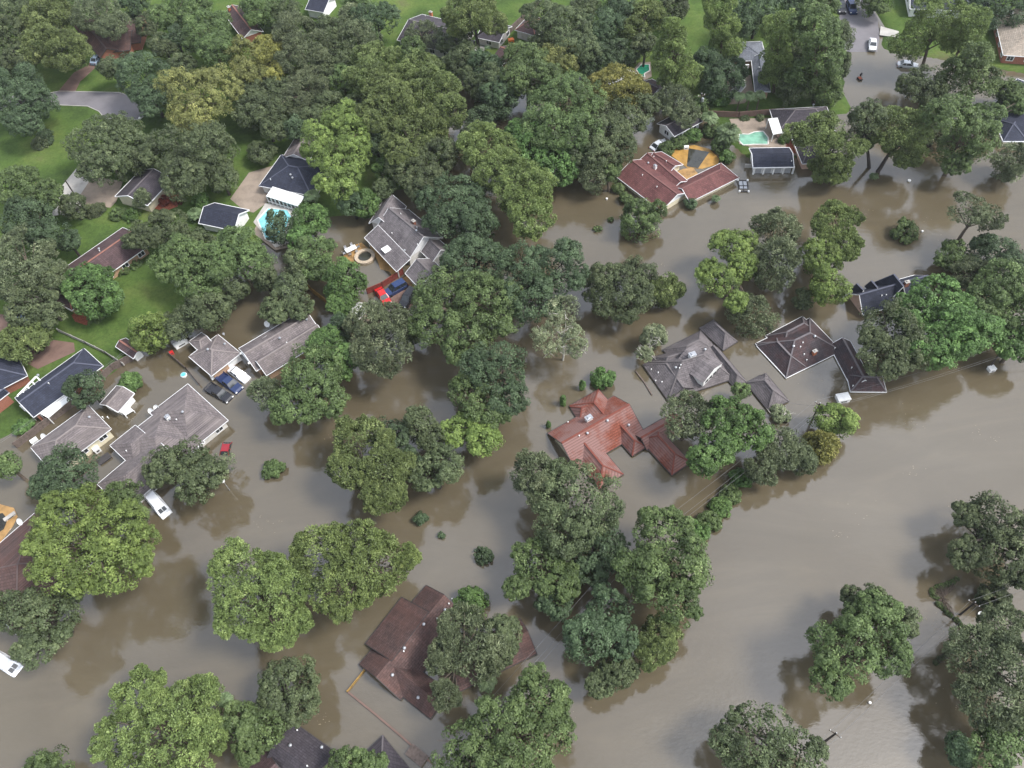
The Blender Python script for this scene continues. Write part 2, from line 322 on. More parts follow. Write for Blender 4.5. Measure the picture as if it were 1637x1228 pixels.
# one smoothing pass so banks slope into the water
hs_ = hgt.copy(); hs_[1:-1, 1:-1] = np.minimum(hgt[1:-1, 1:-1], (hgt[1:-1, 1:-1] * 2 + hgt[:-2, 1:-1] + hgt[2:, 1:-1] + hgt[1:-1, :-2] + hgt[1:-1, 2:]) / 6)
vv = [(x, y, float(hs_[i, j])) for i, y in enumerate(ys) for j, x in enumerate(xs)]
nx = len(xs); ff = [(i * nx + j, i * nx + j + 1, (i + 1) * nx + j + 1, (i + 1) * nx + j) for i in range(len(ys) - 1) for j in range(nx - 1)]
me = bpy.data.meshes.new('ground'); me.from_pydata(vv, [], ff); me.materials.append(GROUND); me.polygons.foreach_set('use_smooth', [True] * len(ff))
o = bpy.data.objects.new('ground', me); C.objects.link(o); tag(o, kind='structure')
q = MB(); q.face([(-5000, -4000, 0), (5000, -4000, 0), (5000, 5900, 0), (-5000, 5900, 0)]); tag(q.build('flood_water', WATER), kind='structure')

def sheet(name, pts, z, mat, thick=0.05, kind='structure', parent=None, label=None, cat=None, group=None):
    q = MB(); q.prism([P(x, y, z) for x, y in pts], z - thick, z, 0)
    return tag(q.build(name, mat, parent), label, cat, group, kind)
# ------------------------------------------------------------------ houses
class Wing:
    def __init__(s, A, B, Cc, ez, rise, kind):
        a = P(*A, ez); b = P(*B, ez); c = P(*Cc, ez)
        u = (b - a); s.L = u.length; s.u = u.normalized(); v = c - b; v -= s.u * v.dot(s.u); s.W = v.length; s.v = v.normalized()
        s.a = a; s.ez = ez; s.rise = rise; s.kind = kind
        hw = s.W / 2; mx_ = s.L * 0.47
        s.ha = min(hw, mx_) if kind in ('hip', 'hipA') else 0.0
        s.hb = min(hw, mx_) if kind in ('hip', 'hipB') else 0.0
        if kind == 'hip' and s.L < s.W: s.ha = s.hb = s.L / 2 - 0.02
    def pt(s, x, y, z=0): return s.a + s.u * x + s.v * y + Vector((0, 0, z))
    def height(s, x, y):
        d = Vector((x, y, 0)) - Vector((s.a.x, s.a.y, 0)); lx = d.dot(s.u); ly = d.dot(s.v)
        if lx < 0 or lx > s.L or ly < 0 or ly > s.W: return None
        if s.kind == 'shed': return s.ez + s.rise * ly / s.W
        h = s.rise * (1 - abs(ly - s.W / 2) / (s.W / 2))
        if s.ha: h = min(h, s.rise * lx / s.ha)
        if s.hb: h = min(h, s.rise * (s.L - lx) / s.hb)
        return s.ez + h
    def flip(s, f): return f
def orient(q, up=True):
    """turn faces so that roofs look up"""
    for k, f in enumerate(q.f):
        p = [Vector(q.v[i]) for i in f]
        n = (p[1] - p[0]).cross(p[2] - p[0])
        if (n.z < 0) == up: q.f[k] = f[::-1]
def rooffaces(q, w):
    L, W, r = w.L, w.W, w.rise; hw = W / 2
    def F(pts, along, idx):
        # uv: u along the eave, v up the slope
        uvs = []
        for (x, y, z) in pts:
            if along: uvs.append((x + idx * 7.3, math.hypot(min(y, W - y) if w.kind != 'shed' else y, z)))
            else: uvs.append((y + idx * 7.3, math.hypot(min(x, L - x), z)))
        top = [w.pt(*p) for p in pts]
        q.face(top, 0, uvs)
        n = (top[1] - top[0]).cross(top[2] - top[0])
        if n.z < 0:
            i = len(q.v) - len(pts); q.f[-1] = tuple(reversed(q.f[-1]))
    if w.kind == 'shed':
        F([(0, 0, 0), (L, 0, 0), (L, W, r), (0, W, r)], True, 0); return
    a0 = w.ha; b0 = L - w.hb
    F([(0, 0, 0), (L, 0, 0), (b0, hw, r), (a0, hw, r)], True, 0)
    F([(L, W, 0), (0, W, 0), (a0, hw, r), (b0, hw, r)], True, 1)
    if w.ha: F([(0, W, 0), (0, 0, 0), (a0, hw, r)], False, 2)
    if w.hb: F([(L, 0, 0), (L, W, 0), (b0, hw, r)], False, 3)
vent_mesh = None
def add_vent(roof, p, kind='pipe'):
    q = MB()
    if kind == 'turbine': q.lathe((0, 0, -0.15), [(0.11, 0), (0.11, 0.30), (0.21, 0.35), (0.25, 0.46), (0.17, 0.58), (0.05, 0.62)], 12)
    else: q.lathe((0, 0, -0.2), [(0.06, 0), (0.06, 0.45), (0.11, 0.47), (0.11, 0.54), (0.06, 0.58)], 8)
    o = q.build('roof_vent', M['metal'] if kind == 'turbine' else M['white'], roof, True); o.location = p
def window_at(root, c, nrm, wd, ht, frame='whiteframe', name='window'):
    d = Vector((-nrm.y, nrm.x, 0)); q = MB()
    o1 = c + nrm * 0.03
    q.bar(o1 - d * wd / 2, o1 + d * wd / 2, 0.05, ht); g_ = q.build(name, M['glass'], root)
    q = MB(); o2 = c + nrm * 0.06; hw, hh = wd / 2 + 0.06, ht / 2 + 0.06; Z = Vector((0, 0, 1))
    for sgn in (-1, 1):
        q.bar(o2 - d * hw + Z * hh * sgn, o2 + d * hw + Z * hh * sgn, 0.10, 0.11)
        q.bar(o2 + d * hw * sgn - Z * hh, o2 + d * hw * sgn + Z * hh, 0.11, 0.10)
    q.bar(o2 - Z * hh, o2 + Z * hh, 0.05, 0.05)
    q.build('window_frame', M[frame], g_)
HOUSES = {}
def house(key, label, roofm, wallm, trimm, ez, wings, vents=(), turb=(), chims=(), caps=True, name='house', cat='house', group='flooded houses', trim_w=0.22, win=False, gablem=None):
    ws = [Wing(*(list(t[:3]) + [ez + (t[5] if len(t) > 5 else 0), t[3], t[4]])) for t in wings]
    ctr = ws[0].pt(ws[0].L / 2, ws[0].W / 2); base = (0, 0, 0)
    root = empty(name, (ctr.x, ctr.y, 0)); tag(root, label, cat, group)
    off = Vector((ctr.x, ctr.y, 0))
    def bld(q, nm, m, par=root):
        q.v = [(x - off.x, y - off.y, z) for x, y, z in q.v]; return q.build(nm, m, par)
    q = MB()
    for w in ws: rooffaces(q, w)
    # thin underside so the roof has thickness
    n0 = len(q.f)
    for f in list(q.f[:n0]):
        q.face([(q.v[i][0], q.v[i][1], q.v[i][2] - 0.12) for i in reversed(f)])
    rf = bld(q, 'roof', RF[roofm])
    if True:
        q = MB(); c2 = MB()
        for k, w in enumerate(ws):
            L, W, r = w.L, w.W, w.rise
            dz = Vector((0, 0, -0.07)); e = 0.06
            def tr(a, b_): q.bar(a + dz, b_ + dz, trim_w * 0.6, trim_w)
            if w.kind == 'shed':
                tr(w.pt(-e, -e), w.pt(L + e, -e)); tr(w.pt(-e, 0), w.pt(-e, W, r)); tr(w.pt(L + e, 0), w.pt(L + e, W, r)); tr(w.pt(0, W, r), w.pt(L, W, r)); continue
            tr(w.pt(-e, -e), w.pt(L + e, -e)); tr(w.pt(-e, W + e), w.pt(L + e, W + e))
            if w.ha: tr(w.pt(-e, 0), w.pt(-e, W))
            else: tr(w.pt(-e, 0), w.pt(-e, W / 2, r)); tr(w.pt(-e, W / 2, r), w.pt(-e, W))
            if w.hb: tr(w.pt(L + e, 0), w.pt(L + e, W))
            else: tr(w.pt(L + e, 0), w.pt(L + e, W / 2, r)); tr(w.pt(L + e, W / 2, r), w.pt(L + e, W))
            cz = 0.03
            c2.bar(w.pt(w.ha, W / 2, r + cz), w.pt(L - w.hb, W / 2, r + cz), 0.32, 0.07)
            if w.ha:
                for y in (0, W): c2.bar(w.pt(0, y, cz), w.pt(w.ha, W / 2, r + cz), 0.24, 0.06)
            if w.hb:
                for y in (0, W): c2.bar(w.pt(L, y, cz), w.pt(L - w.hb, W / 2, r + cz), 0.24, 0.06)
        bld(q, 'gutter', M[trimm])
        if caps and c2.f: bld(c2, 'ridge_cap', RIDGE.get(roofm, RF[roofm]), rf)
    q = MB(); q2 = MB()
    for k, w in enumerate(ws):
        L, W, r = w.L, w.W, w.rise; i = 0.42 + 0.013 * k; zz = -1.8 - w.ez; s_ = r / (W / 2)
        if w.kind == 'shed':
            for x, y in ((i, i), (L - i, i)): q.bar(w.pt(x, y, zz), w.pt(x, y, -0.1), 0.2, 0.2)
            continue
        z1 = -0.13 + s_ * i * 0.9
        c = [w.pt(i, i, zz), w.pt(L - i, i, zz), w.pt(L - i, W - i, zz), w.pt(i, W - i, zz)]
        tpc = [p.copy() for p in c]
        for p in tpc: p.z = w.ez - 0.12
        for a_, b_ in ((0, 1), (1, 2), (2, 3), (3, 0)): q.face([c[a_], c[b_], tpc[b_], tpc[a_]])
        for end, hh in ((i, w.ha), (L - i, w.hb)):
            if not hh:
                x2 = end + (0.12 if end == i else -0.12); g2 = MB()
                t1 = [w.pt(end, i, -0.12), w.pt(end, W - i, -0.12), w.pt(end, W / 2, r - 0.16)]; t2 = [w.pt(x2, i, -0.12), w.pt(x2, W - i, -0.12), w.pt(x2, W / 2, r - 0.16)]
                g2.face(t1); g2.face(t2[::-1])
                for a_ in range(3): g2.face([t1[a_], t1[(a_ + 1) % 3], t2[(a_ + 1) % 3], t2[a_]])
                gx = w.pt(end, W / 2, r * .3); inside_ = any(w2 is not w and (w2.height(gx.x, gx.y) or -9) > gx.z for w2 in ws)
                if not inside_: bld(g2, 'gable', M[gablem or trimm if (gablem or trimm) != 'dark' else wallm])
    bld(q, 'walls', M[wallm])
    def hit(px, py):
        z = 9.0
        while z > -1:
            p = P(px, py, z)
            hs = [w.height(p.x, p.y) for w in ws]; hs = [h for h in hs if h is not None]
            if hs and max(hs) >= z: return Vector((p.x, p.y, max(hs))) - off
            z -= 0.04
        p = P(px, py, ez); return Vector((p.x, p.y, ez)) - off
    for v in vents: add_vent(rf, hit(*v))
    for v in turb: add_vent(rf, hit(*v), 'turbine')
    for cx, cy, cw, cm in chims:
        p = hit(cx, cy); qq = MB(); rz = math.atan2(ws[0].u.y, ws[0].u.x)
        cw *= .72; qq.box((0, 0, 0.05), (cw, cw * 0.7, 1.5), rz); ch = qq.build('chimney', M[cm], rf); ch.location = p
        qq = MB(); qq.box((0, 0, 0.85), (cw * 1.15, cw * 0.85, 0.12), rz); qq.box((0, 0, 1.0), (cw * 0.45, cw * 0.4, 0.2), rz); cc = qq.build('chimney_cap', M['conc'] if cm != 'white' else M['metal'], ch)
    if win:
        for k, w in enumerate(ws):
            if w.kind == 'shed': continue
            for (p0, p1, nrm) in ((w.pt(0, .42), w.pt(w.L, .42), -w.v), (w.pt(0, w.W - .42), w.pt(w.L, w.W - .42), w.v), (w.pt(.42, 0), w.pt(.42, w.W), -w.u), (w.pt(w.L - .42, 0), w.pt(w.L - .42, w.W), w.u)):
                to_cam = Vector((-p0.x, -p0.y, 0)).normalized()
                if nrm.dot(to_cam) < 0.25: continue
                ln = (p1 - p0).length; n_ = max(1, int(ln / 3.6))
                for j in range(n_):
                    c = p0.lerp(p1, (j + .5) / n_); ok = True
                    for w2 in ws:
                        if w2 is not w and w2.height(c.x + nrm.x * .5, c.y + nrm.y * .5) is not None: ok = False
                    if ok:
                        c = Vector((c.x, c.y, w.ez - 0.95)) + nrm * 0.02 * k - off; window_at(root, c, nrm, 1.3, 1.0)
    HOUSES[key] = (root, rf, hit, off, ws)
    return root, rf, hit, off
RIDGE = dict(rust=paint('brown ridge cap', (0.10, 0.07, 0.065), 0.8), brown=paint('pale ridge cap', (0.13, 0.115, 0.12), 0.8), red=paint('dark red ridge tile', (0.17, 0.05, 0.035), 0.9), char=paint('ridge cap', (0.13, 0.115, 0.12), 0.8), purple=paint('mauve ridge cap', (0.21, 0.18, 0.17), 0.8), navy=paint('navy ridge cap', (0.075, 0.08, 0.11), 0.8),
             maroon=paint('pale maroon ridge cap', (0.16, 0.075, 0.068), 0.8), dkred=paint('rust ridge cap', (0.26, 0.12, 0.09), 0.8), grey=paint('dark valley cap', (0.13, 0.115, 0.115), 0.8))

# 1 the red tiled house in the middle
house('red', 'large red clay tile roof with several wings in the middle of the flood', 'red', 'cream', 'dark', 0.35,
      [((875.5, 692.5), (981, 633), (1031, 688), 2.7, 'gable'), ((957, 622), (990, 660), (945, 690), 1.9, 'hipA'), ((948, 700), (996.5, 758), (958, 782), 1.7, 'hipB', -0.02),
       ((975, 688), (1011, 729), (1034, 715), 1.5, 'hipB', 0.02), ((1014, 695), (1075, 660), (1095, 684), 1.4, 'gable', 0.05), ((1023, 703), (1074, 759.5), (1103, 738), 2.0, 'hip', 0.01), ((911, 650), (935, 640), (952, 665), 1.2, 'hipA', -0.03)],
      vents=[(926, 698), (908, 676)], turb=[(939, 694), (971, 674), (1005, 681)], chims=[(941, 672, 1.5, 'white')], trim_w=0.12)
# 2 the big grey roof
house('grey', 'big grey hipped roof with a white dormer, behind the red tiled roof', 'grey', 'offwhite', 'dark', 0.35,
      [((1068, 640), (1174, 605), (1138, 546), 3.6, 'hip'), ((1028, 583), (1068, 640), (1110, 615), 2.0, 'hipA', 0.02), ((1060, 559), (1120, 529), (1145, 566), 2.2, 'hip', 0.03), ((1040, 572), (1120, 550), (1135, 580), 2.0, 'hipA', -0.02),
       ((1141, 511), (1179, 546), (1157, 561), 2.0, 'hip', 0.05), ((1148, 556), (1194, 611), (1176, 622), 1.5, 'hipB', -0.04), ((1224, 597), (1261, 641), (1230, 658), 1.9, 'hip'), ((1193, 612), (1215, 600), (1228, 625), 1.4, 'hipA', -0.03)],
      vents=[(1041, 592), (1052, 597), (1048, 610), (1058, 612), (1086, 590), (1088, 585)], turb=[(1080, 589), (1127, 560)], chims=[(1106, 571, 1.5, 'white')], trim_w=0.14)
# 3 dark brown hip roof
house('darkhip', 'dark brown hipped roof with pale ridge lines and an orange chimney', 'brown', 'offwhite', 'whiteframe', 0.3,
      [((1257, 604), (1345, 561), (1302, 505), 3.0, 'hip'), ((1224, 537), (1283, 506), (1308, 535), 2.0, 'hip', 0.03), ((1210, 553), (1257, 604), (1290, 588), 2.2, 'hip', -0.02), ((1326, 552), (1361, 619), (1392, 606), 1.6, 'gable', 0.02), ((1360, 626), (1417, 626.5), (1402, 599), 1.8, 'hip', 0.04)],
      vents=[(1283, 549), (1279, 556), (1285, 568), (1289, 577), (1334, 558), (1361, 589), (1363, 618)], turb=[(1302, 539), (1268, 555)], chims=[(1301, 566, 1.0, 'rust')], trim_w=0.14)
# 4 navy roof with the peaked gable
house('navypeak', 'navy roof with a steep peak, two tiny dormers and a salmon gable wall', 'navy', 'pink', 'whiteframe', 0.9,
      [((1355, 470), (1462, 440), (1486, 473), 2.6, 'gable'), ((1397, 452), (1420, 482), (1446, 472), 3.4, 'hipA', 0.05), ((1431, 449), (1451, 443), (1470, 470), 2.0, 'gable', -0.05), ((1359, 463), (1372, 476), (1379, 473), 1.8, 'hipA', 0.05), ((1382, 458), (1394, 472), (1401, 469), 1.8, 'hipA', 0.05)],
      vents=[(1409, 474), (1416, 473)], chims=[(1448, 456, 1.1, 'brick')], trim_w=0.14, gablem='pink')
# 5 brown roof at the bottom
house('brownbig', 'long rust brown shingle roof with a row of round vents near the bottom', 'rust', 'tanbrick', 'dark', 0.3,
      [((574, 1062), (681, 936), (748, 985), 2.6, 'gable'), ((584, 1029), (642, 955), (689, 989), 2.72, 'shed', 0.0), ((612, 1088), (688, 1149), (722, 1110), 2.0, 'hipB', 0.03), ((736, 1105), (858, 1045), (826, 992), 2.2, 'gable', 0.02)],
      vents=[(723, 958), (718, 966), (646, 1042), (699, 990)], turb=[(712, 976), (678, 999), (647, 1037), (628, 1080), (669, 1116)], trim_w=0.12, caps=False)
house('bottomdark', 'dark plum brown roof cut by the bottom edge, left of the flooded brick wall', 'char', 'offwhite', 'dark', 0.4,
      [((471, 1156), (537, 1203), (480, 1275), 2.0, 'gable')], vents=[(476, 1168), (492, 1225)], turb=[(465, 1192), (515, 1195)], trim_w=0.12, caps=False)
house('bottomred', 'low dark red roof mostly under the olive tree at the bottom edge', 'dkred', 'brick', 'dark', 0.4, [((360, 1262), (425, 1198), (478, 1240), 1.8, 'gable')], trim_w=0.12, caps=False)
house('bottomhip', 'small black hipped roof tip at the bottom edge, beside the wooden box on the wall', 'char', 'offwhite', 'dark', 0.4, [((564, 1222), (612, 1176), (662, 1246), 2.0, 'hip')], vents=[(580, 1203)], trim_w=0.12)
# left group
house('mauve', 'wide mauve grey roof with white edges, behind the red car and white van', 'purple', 'offwhite', 'whiteframe', 1.9,
      [((240, 660), (300, 614), (374, 664), 2.0, 'hip'), ((190, 706), (262, 650), (327, 705), 2.1, 'hip', 0.04), ((156, 774), (244, 700), (313, 718), 1.9, 'hipA', -0.03), ((176, 712), (216, 680), (262, 712), 1.3, 'hipA', -0.02), ((246, 775), (327, 707), (320, 697), 0.4, 'shed', -0.1)],
      vents=[(203, 722), (283, 672)], turb=[(267, 666), (272, 671), (293, 660)], chims=[(270, 670, 1.0, 'white')], trim_w=0.12, win=True, caps=False)
house('mauvesmall', 'smaller mauve hipped roof with a cream side wall, left of the wide mauve roof', 'purple', 'cream', 'whiteframe', 2.5,
      [((49, 715), (141, 648), (190, 676), 1.6, 'hip')], vents=[(144, 667), (165, 668), (173, 668)], turb=[(144, 668)], trim_w=0.12, win=True)
house('navyleft', 'long navy roof with a brick end wall and white lean-tos, by the lawn corner', 'navy', 'brick', 'whiteframe', 2.5,
      [((24, 636), (134, 557), (170, 581), 1.6, 'hipB')], vents=[(79, 614)], turb=[(62, 601)], trim_w=0.12, win=True, group='houses on dry ground')
house('navyedge', 'navy roof with a white slatted pergola corner, cut by the left edge', 'navy', 'brick', 'whiteframe', 2.6,
      [((-75, 600), (20, 552), (60, 592), 1.8, 'hipB'), ((-40, 670), (14, 628), (40, 606), 1.3, 'hip', -0.03)], trim_w=0.12, group='houses on dry ground')
house('maroonedge', 'reddish brown shingle roof at the left edge, partly under the huge bright tree', 'rust', 'brick', 'whiteframe', 1.9,
      [((-62, 922), (58, 818), (142, 905), 2.4, 'hip')], trim_w=0.12)
house('parted', 'taupe roof in two blocks joined by a white slatted pergola, above three parked vehicles', 'purple', 'tanbrick', 'whiteframe', 2.2,
      [((302, 570), (338, 601), (386, 566), 1.6, 'hip'), ((302, 546), (322, 532), (350, 548), 0.9, 'hipA', -0.05), ((382, 557), (484, 497), (519, 527), 1.7, 'gable', 0.05), ((405, 574), (500, 516), (521, 541), 1.5, 'gable', -0.06)],
      vents=[(459, 549)], turb=[(333, 560), (448, 542), (491, 512), (360, 551), (358, 535)], trim_w=0.14)
house('pondhouse', 'steep grey roofed house with long porch roof, beside the round stone hot tub', 'grey', 'offwhite', 'whiteframe', 2.4,
      [((599, 368), (653, 415), (715, 386), 3.2, 'gable'), ((583, 380), (634, 434), (654, 416), 1.3, 'shed', -0.05), ((590, 357), (612, 322), (642, 342), 2.4, 'gable', 0.1), ((648, 437), (671, 461), (712, 436), 1.9, 'gable', -0.1), ((673, 402), (691, 419), (716, 396), 1.8, 'gable', 0.04)],
      vents=[(627, 374), (641, 343), (667, 365), (672, 412)], turb=[(666, 370), (647, 402)], chims=[(662, 358, 1.0, 'brick')], trim_w=0.13)
house('brownlawn', 'long low brown roof with a rust ridge line, beside the mown back lawn', 'dkred', 'tanbrick', 'whiteframe', 2.4,
      [((92, 436), (196, 364), (233, 396), 1.5, 'gable'), ((66, 470), (108, 434), (144, 470), 1.3, 'hip', -0.04)], turb=[(159, 399)], vents=[(160, 402)], trim_w=0.14, win=True, group='houses on dry ground')
house('poolgarage', 'small navy gable roof with white walls, next to the blue pool', 'navy', 'white', 'whiteframe', 2.4,
      [((318, 357), (374, 369), (403, 337), 1.7, 'gable')], trim_w=0.2, name='garage', cat='garage', group='houses on dry ground', caps=False)
house('sunroom', 'navy hipped house with a white glazed sunroom facing the blue pool', 'navy', 'offwhite', 'whiteframe', 2.5,
      [((414, 297), (498, 313), (530, 262), 2.2, 'hip')], vents=[(433, 288), (509, 285)], turb=[(465, 281), (468, 286)], trim_w=0.14, group='houses on dry ground')
house('sunroomwing', 'taupe gable wing running back under the trees from the navy hipped house', 'purple', 'tanbrick', 'whiteframe', 2.5, [((452, 252), (480, 207), (512, 226), 1.4, 'gable')], trim_w=0.12, group='houses on dry ground')
house('whitegable', 'dark roofed garage with a cream gable wall, at the end of the tan driveway', 'char', 'cream', 'whiteframe', 2.7,
      [((184, 314), (225, 272), (266, 296), 1.5, 'gable')], trim_w=0.2, name='garage', cat='garage', group='houses on dry ground', gablem='cream')
house('topleft', 'rusty red roofed house glimpsed under pale trees at the upper left', 'rust', 'brick', 'dark', 2.6,
      [((150, 75), (224, 68), (214, 25), 1.8, 'gable'), ((118, 42), (160, 92), (180, 70), 1.4, 'gable', 0.1), ((172, 84), (208, 80), (200, 40), 1.5, 'gable', -0.1)], trim_w=0.14, group='houses on dry ground')
house('plum', 'plum coloured roof with a brick chimney at the top, left of the yellow trees', 'dkred', 'brick', 'whiteframe', 2.5, [((358, 22), (388, 62), (414, 42), 1.5, 'gable')], chims=[(367, 16, 1.2, 'rust')], trim_w=0.14, group='houses on dry ground')
house('toptiny', 'small white gabled shed with a navy roof at the top edge', 'navy', 'white', 'whiteframe', 2.6, [((488, 15), (517, 20), (526, -6), 1.4, 'gable')], trim_w=0.14, name='shed', cat='shed', group='houses on dry ground')
house('topgrey', 'long grey roofed house with an orange chimney, top centre behind thin trees', 'char', 'offwhite', 'whiteframe', 2.5,
      [((635, 64), (722, 86), (738, 38), 2.0, 'gable'), ((762, 60), (798, 68), (808, 40), 1.5, 'gable', -0.1)], vents=[(680, 26)], chims=[(689, 24, 1.1, 'rust')], trim_w=0.14, win=True, group='houses on dry ground')
house('topbrowngarage', 'square brown hipped garage with a white wall, by the dark fence at top centre', 'dkred', 'white', 'whiteframe', 2.6, [((823, 48), (855, 57), (880, 33), 1.6, 'hip')], trim_w=0.12, name='garage', cat='garage', group='houses on dry ground')
house('topbrown', 'brown roof between trees just below the square brown garage', 'dkred', 'brick', 'dark', 2.3, [((785, 96), (805, 104), (829, 76), 1.4, 'gable')], trim_w=0.12, group='houses on dry ground')
house('topshed', 'little grey and white shed below the driveway at top centre', 'slate', 'white', 'whiteframe', 1.9, [((776, 101), (798, 111), (806, 97), 0.8, 'gable')], trim_w=0.1, name='shed', cat='shed', group='houses on dry ground')
house('carshed', 'low garage with long white wall behind the silver car and hedge', 'char', 'white', 'whiteframe', 2.2, [((1078, 218), (1123, 194), (1092, 176), 1.1, 'gable')], trim_w=0.14, name='garage', cat='garage', win=True)
house('yellowtreehouse', 'dark roof end with a white wall sticking out from under the yellow topped tree', 'brown', 'white', 'whiteframe', 2.3, [((1012, 150), (1037, 162), (1050, 130), 1.4, 'gable')], trim_w=0.14)
house('slateL', 'blue grey L shaped roof around a courtyard with a dark pool, top right of centre', 'slate', 'tanbrick', 'whiteframe', 2.4,
      [((1207, 146), (1201, 92), (1222, 72), 1.0, 'hipA'), ((1174, 98), (1226, 96), (1222, 66), 1.1, 'hip', 0.03)], vents=[(1219, 76)], turb=[(1213, 110)], trim_w=0.14)
house('maroonL', 'large maroon roof wrapped round a small courtyard with an amber paved patio behind', 'maroon', 'cream', 'whiteframe', 1.3,
      [((985, 282), (1057, 337), (1112, 312), 1.9, 'gable'), ((1030, 262), (1064, 283), (1095, 265), 1.3, 'gable', 0.05), ((1022, 256), (1075, 302), (1098, 288), 0.9, 'gable', 0.3), ((1103, 323), (1181, 284), (1158, 258), 1.5, 'hipB', 0.04)],
      vents=[(1045, 252), (1065, 259), (1027, 281), (1050, 300)], turb=[(1036, 262)], chims=[(1047, 270, 0.9, 'white')], trim_w=0.13)
house('blackhip', 'black brown hipped roof with two white roof turbines, behind the green lagoon pool', 'char', 'pink', 'whiteframe', 1.9,
      [((1243, 213), (1336, 208), (1327, 170), 2.6, 'hip'), ((1283, 262), (1330, 258), (1335, 205), 1.6, 'hip', -0.05)], turb=[(1300, 169), (1307, 190)], vents=[(1274, 198)], trim_w=0.14)
house('carport', 'flat navy carport with white posts along its flooded front, right of the maroon roof', 'navy', 'white', 'whiteframe', 1.9, [((1204, 268), (1269, 267), (1268, 236), 1.0, 'gable')], vents=[(1265, 259)], trim_w=0.2, name='carport', cat='carport', caps=False)
house('topright', 'navy roofed white house cut by the top edge, upper right', 'navy', 'white', 'whiteframe', 2.6, [((1455, 14), (1560, 18), (1562, -22), 2.2, 'gable'), ((1548, 28), (1580, 30), (1575, 0), 1.6, 'gable', 0.05)], turb=[(1563, 8)], trim_w=0.18, win=True, group='houses on dry ground')
house('tanright', 'tan hipped roof with brick walls cut by the right edge', 'tan', 'brick', 'whiteframe', 2.6, [((1604, 88), (1720, 96), (1700, 30), 2.6, 'hip'), ((1618, 38), (1700, 40), (1700, 20), 2.0, 'gable', 0.05)], trim_w=0.14, win=True, group='houses on dry ground')
house('navyright', 'navy roof with a white arched gable among trees at the right edge', 'navy', 'cream', 'whiteframe', 1.5, [((1562, 196), (1650, 232), (1690, 150), 2.4, 'hip'), ((1604, 226), (1643, 226), (1640, 190), 1.5, 'hip', 0.02)], trim_w=0.2)
house('lawnshed', 'tiny brown lean shed with a white side, beside the lime green tree on the lawn', 'dkred', 'white', 'whiteframe', 1.7, [((185, 554), (213, 573), (224, 556), 0.6, 'gable')], trim_w=0.14, name='shed', cat='shed', group='small sheds')
house('whiteshed', 'small grey gabled shed with a white side wall, above the cream walled house', 'purple', 'white', 'whiteframe', 2.0, [((160, 646), (186, 617), (211, 633), 0.9, 'gable')], trim_w=0.14, name='shed', cat='shed', group='small sheds')
house('metalshed', 'pale metal shed by the fence left of the red car', 'white', 'white', 'whiteframe', 1.6, [((556, 500), (572, 483), (584, 493), 0.5, 'gable')], trim_w=0.06, name='shed', cat='shed', group='small sheds', caps=False)

def part_of(key, q, name, mat, sub=False):
    root, rf, hit, off, ws = HOUSES[key]
    q.v = [(x - off.x, y - off.y, z) for x, y, z in q.v]; return q.build(name, mat, rf if sub else root)
# grey house: gable dormer with a white window wall
def dormer(key, base, face_px, width, depth, h, roofm, lab=None):
    root, rf, hit, off, ws = HOUSES[key]; c = hit(*base) + off; f = hit(*face_px) + off
    d = Vector((f.x - c.x, f.y - c.y, 0)).normalized(); s_ = Vector((-d.y, d.x, 0)); z0 = f.z - 0.2; zt = z0 + h * 0.55; zr = z0 + h
    F = Vector((f.x, f.y, 0)); q = MB()
    a = F + s_ * width / 2; b_ = F - s_ * width / 2; back = -d * depth
    def Z(v, z): return Vector((v.x, v.y, z))
    q.face([Z(a, z0), Z(b_, z0), Z(b_, zt), Z(F, zr - .1), Z(a, zt)]); q.face([Z(a, z0), Z(a, zt), Z(a + back, zt), Z(a + back, z0)]); q.face([Z(b_, z0), Z(b_, zt), Z(b_ + back, zt), Z(b_ + back, z0)])
    dm = part_of(key, q, 'dormer', M['white'], True)
    q = MB(); e = d * 0.06
    ow = width / 2 + .3
    for sg in (1, -1):
        A1 = Z(F + s_ * ow * sg + e, zt - .1); A2 = Z(F + e, zr + .02); q.face([A1, A2, Z(F + back, zr + .02), Z(F + s_ * ow * sg + back, zt - .1)], 0, [(0, 0), (0, 2), (4, 2), (4, 0)])
    part_of(key, q, 'dormer_roof', RF[roofm], True)
dormer('grey', (1118, 575), (1138, 603), 5.0, 6.0, 2.7, 'grey')
rootg, rfg, hitg, offg, wsg = HOUSES['grey']
f_ = hitg(1138, 603) + offg; c_ = hitg(1118, 575) + offg; d_ = Vector((f_.x - c_.x, f_.y - c_.y, 0)).normalized(); s_ = Vector((-d_.y, d_.x, 0))
q = MB()
for k in range(4): o_ = f_ + d_ * .05 + s_ * (k - 1.5) * 1.05 + Vector((0, 0, .55)); q.bar(o_ - s_ * .36, o_ + s_ * .36, .06, .6)
part_of('grey', q, 'dormer_window', M['glass'], True)
# pond house: skylight, white gable strips
h = HOUSES['pondhouse']; p = h[2](619, 399) ; q = MB(); q.box((p.x, p.y, p.z + .12), (1.9, 1.5, .2), 0.6); q.build('skylight', M['white'], h[1])
# taupe house: slatted pergola between the blocks
h = HOUSES['parted']; 
q = MB()
a = P(384, 566, 2.9); b2 = P(427, 538, 2.9); c2_ = P(440, 553, 2.9); d2 = a + (c2_ - b2)
for k in range(8):
    t_ = (k + .5) / 8; q.bar(a.lerp(b2, t_), d2.lerp(c2_, t_), .28, .12)
q.bar(a, b2, .3, .22); q.bar(d2, c2_, .3, .22)
part_of('parted', q, 'pergola', M['white'])
q = MB(); a = P(336, 603, 1.2); b2 = P(384, 570, 1.2); q.bar(a, b2, .2, 1.9); part_of('parted', q, 'carport_wall', M['white'])
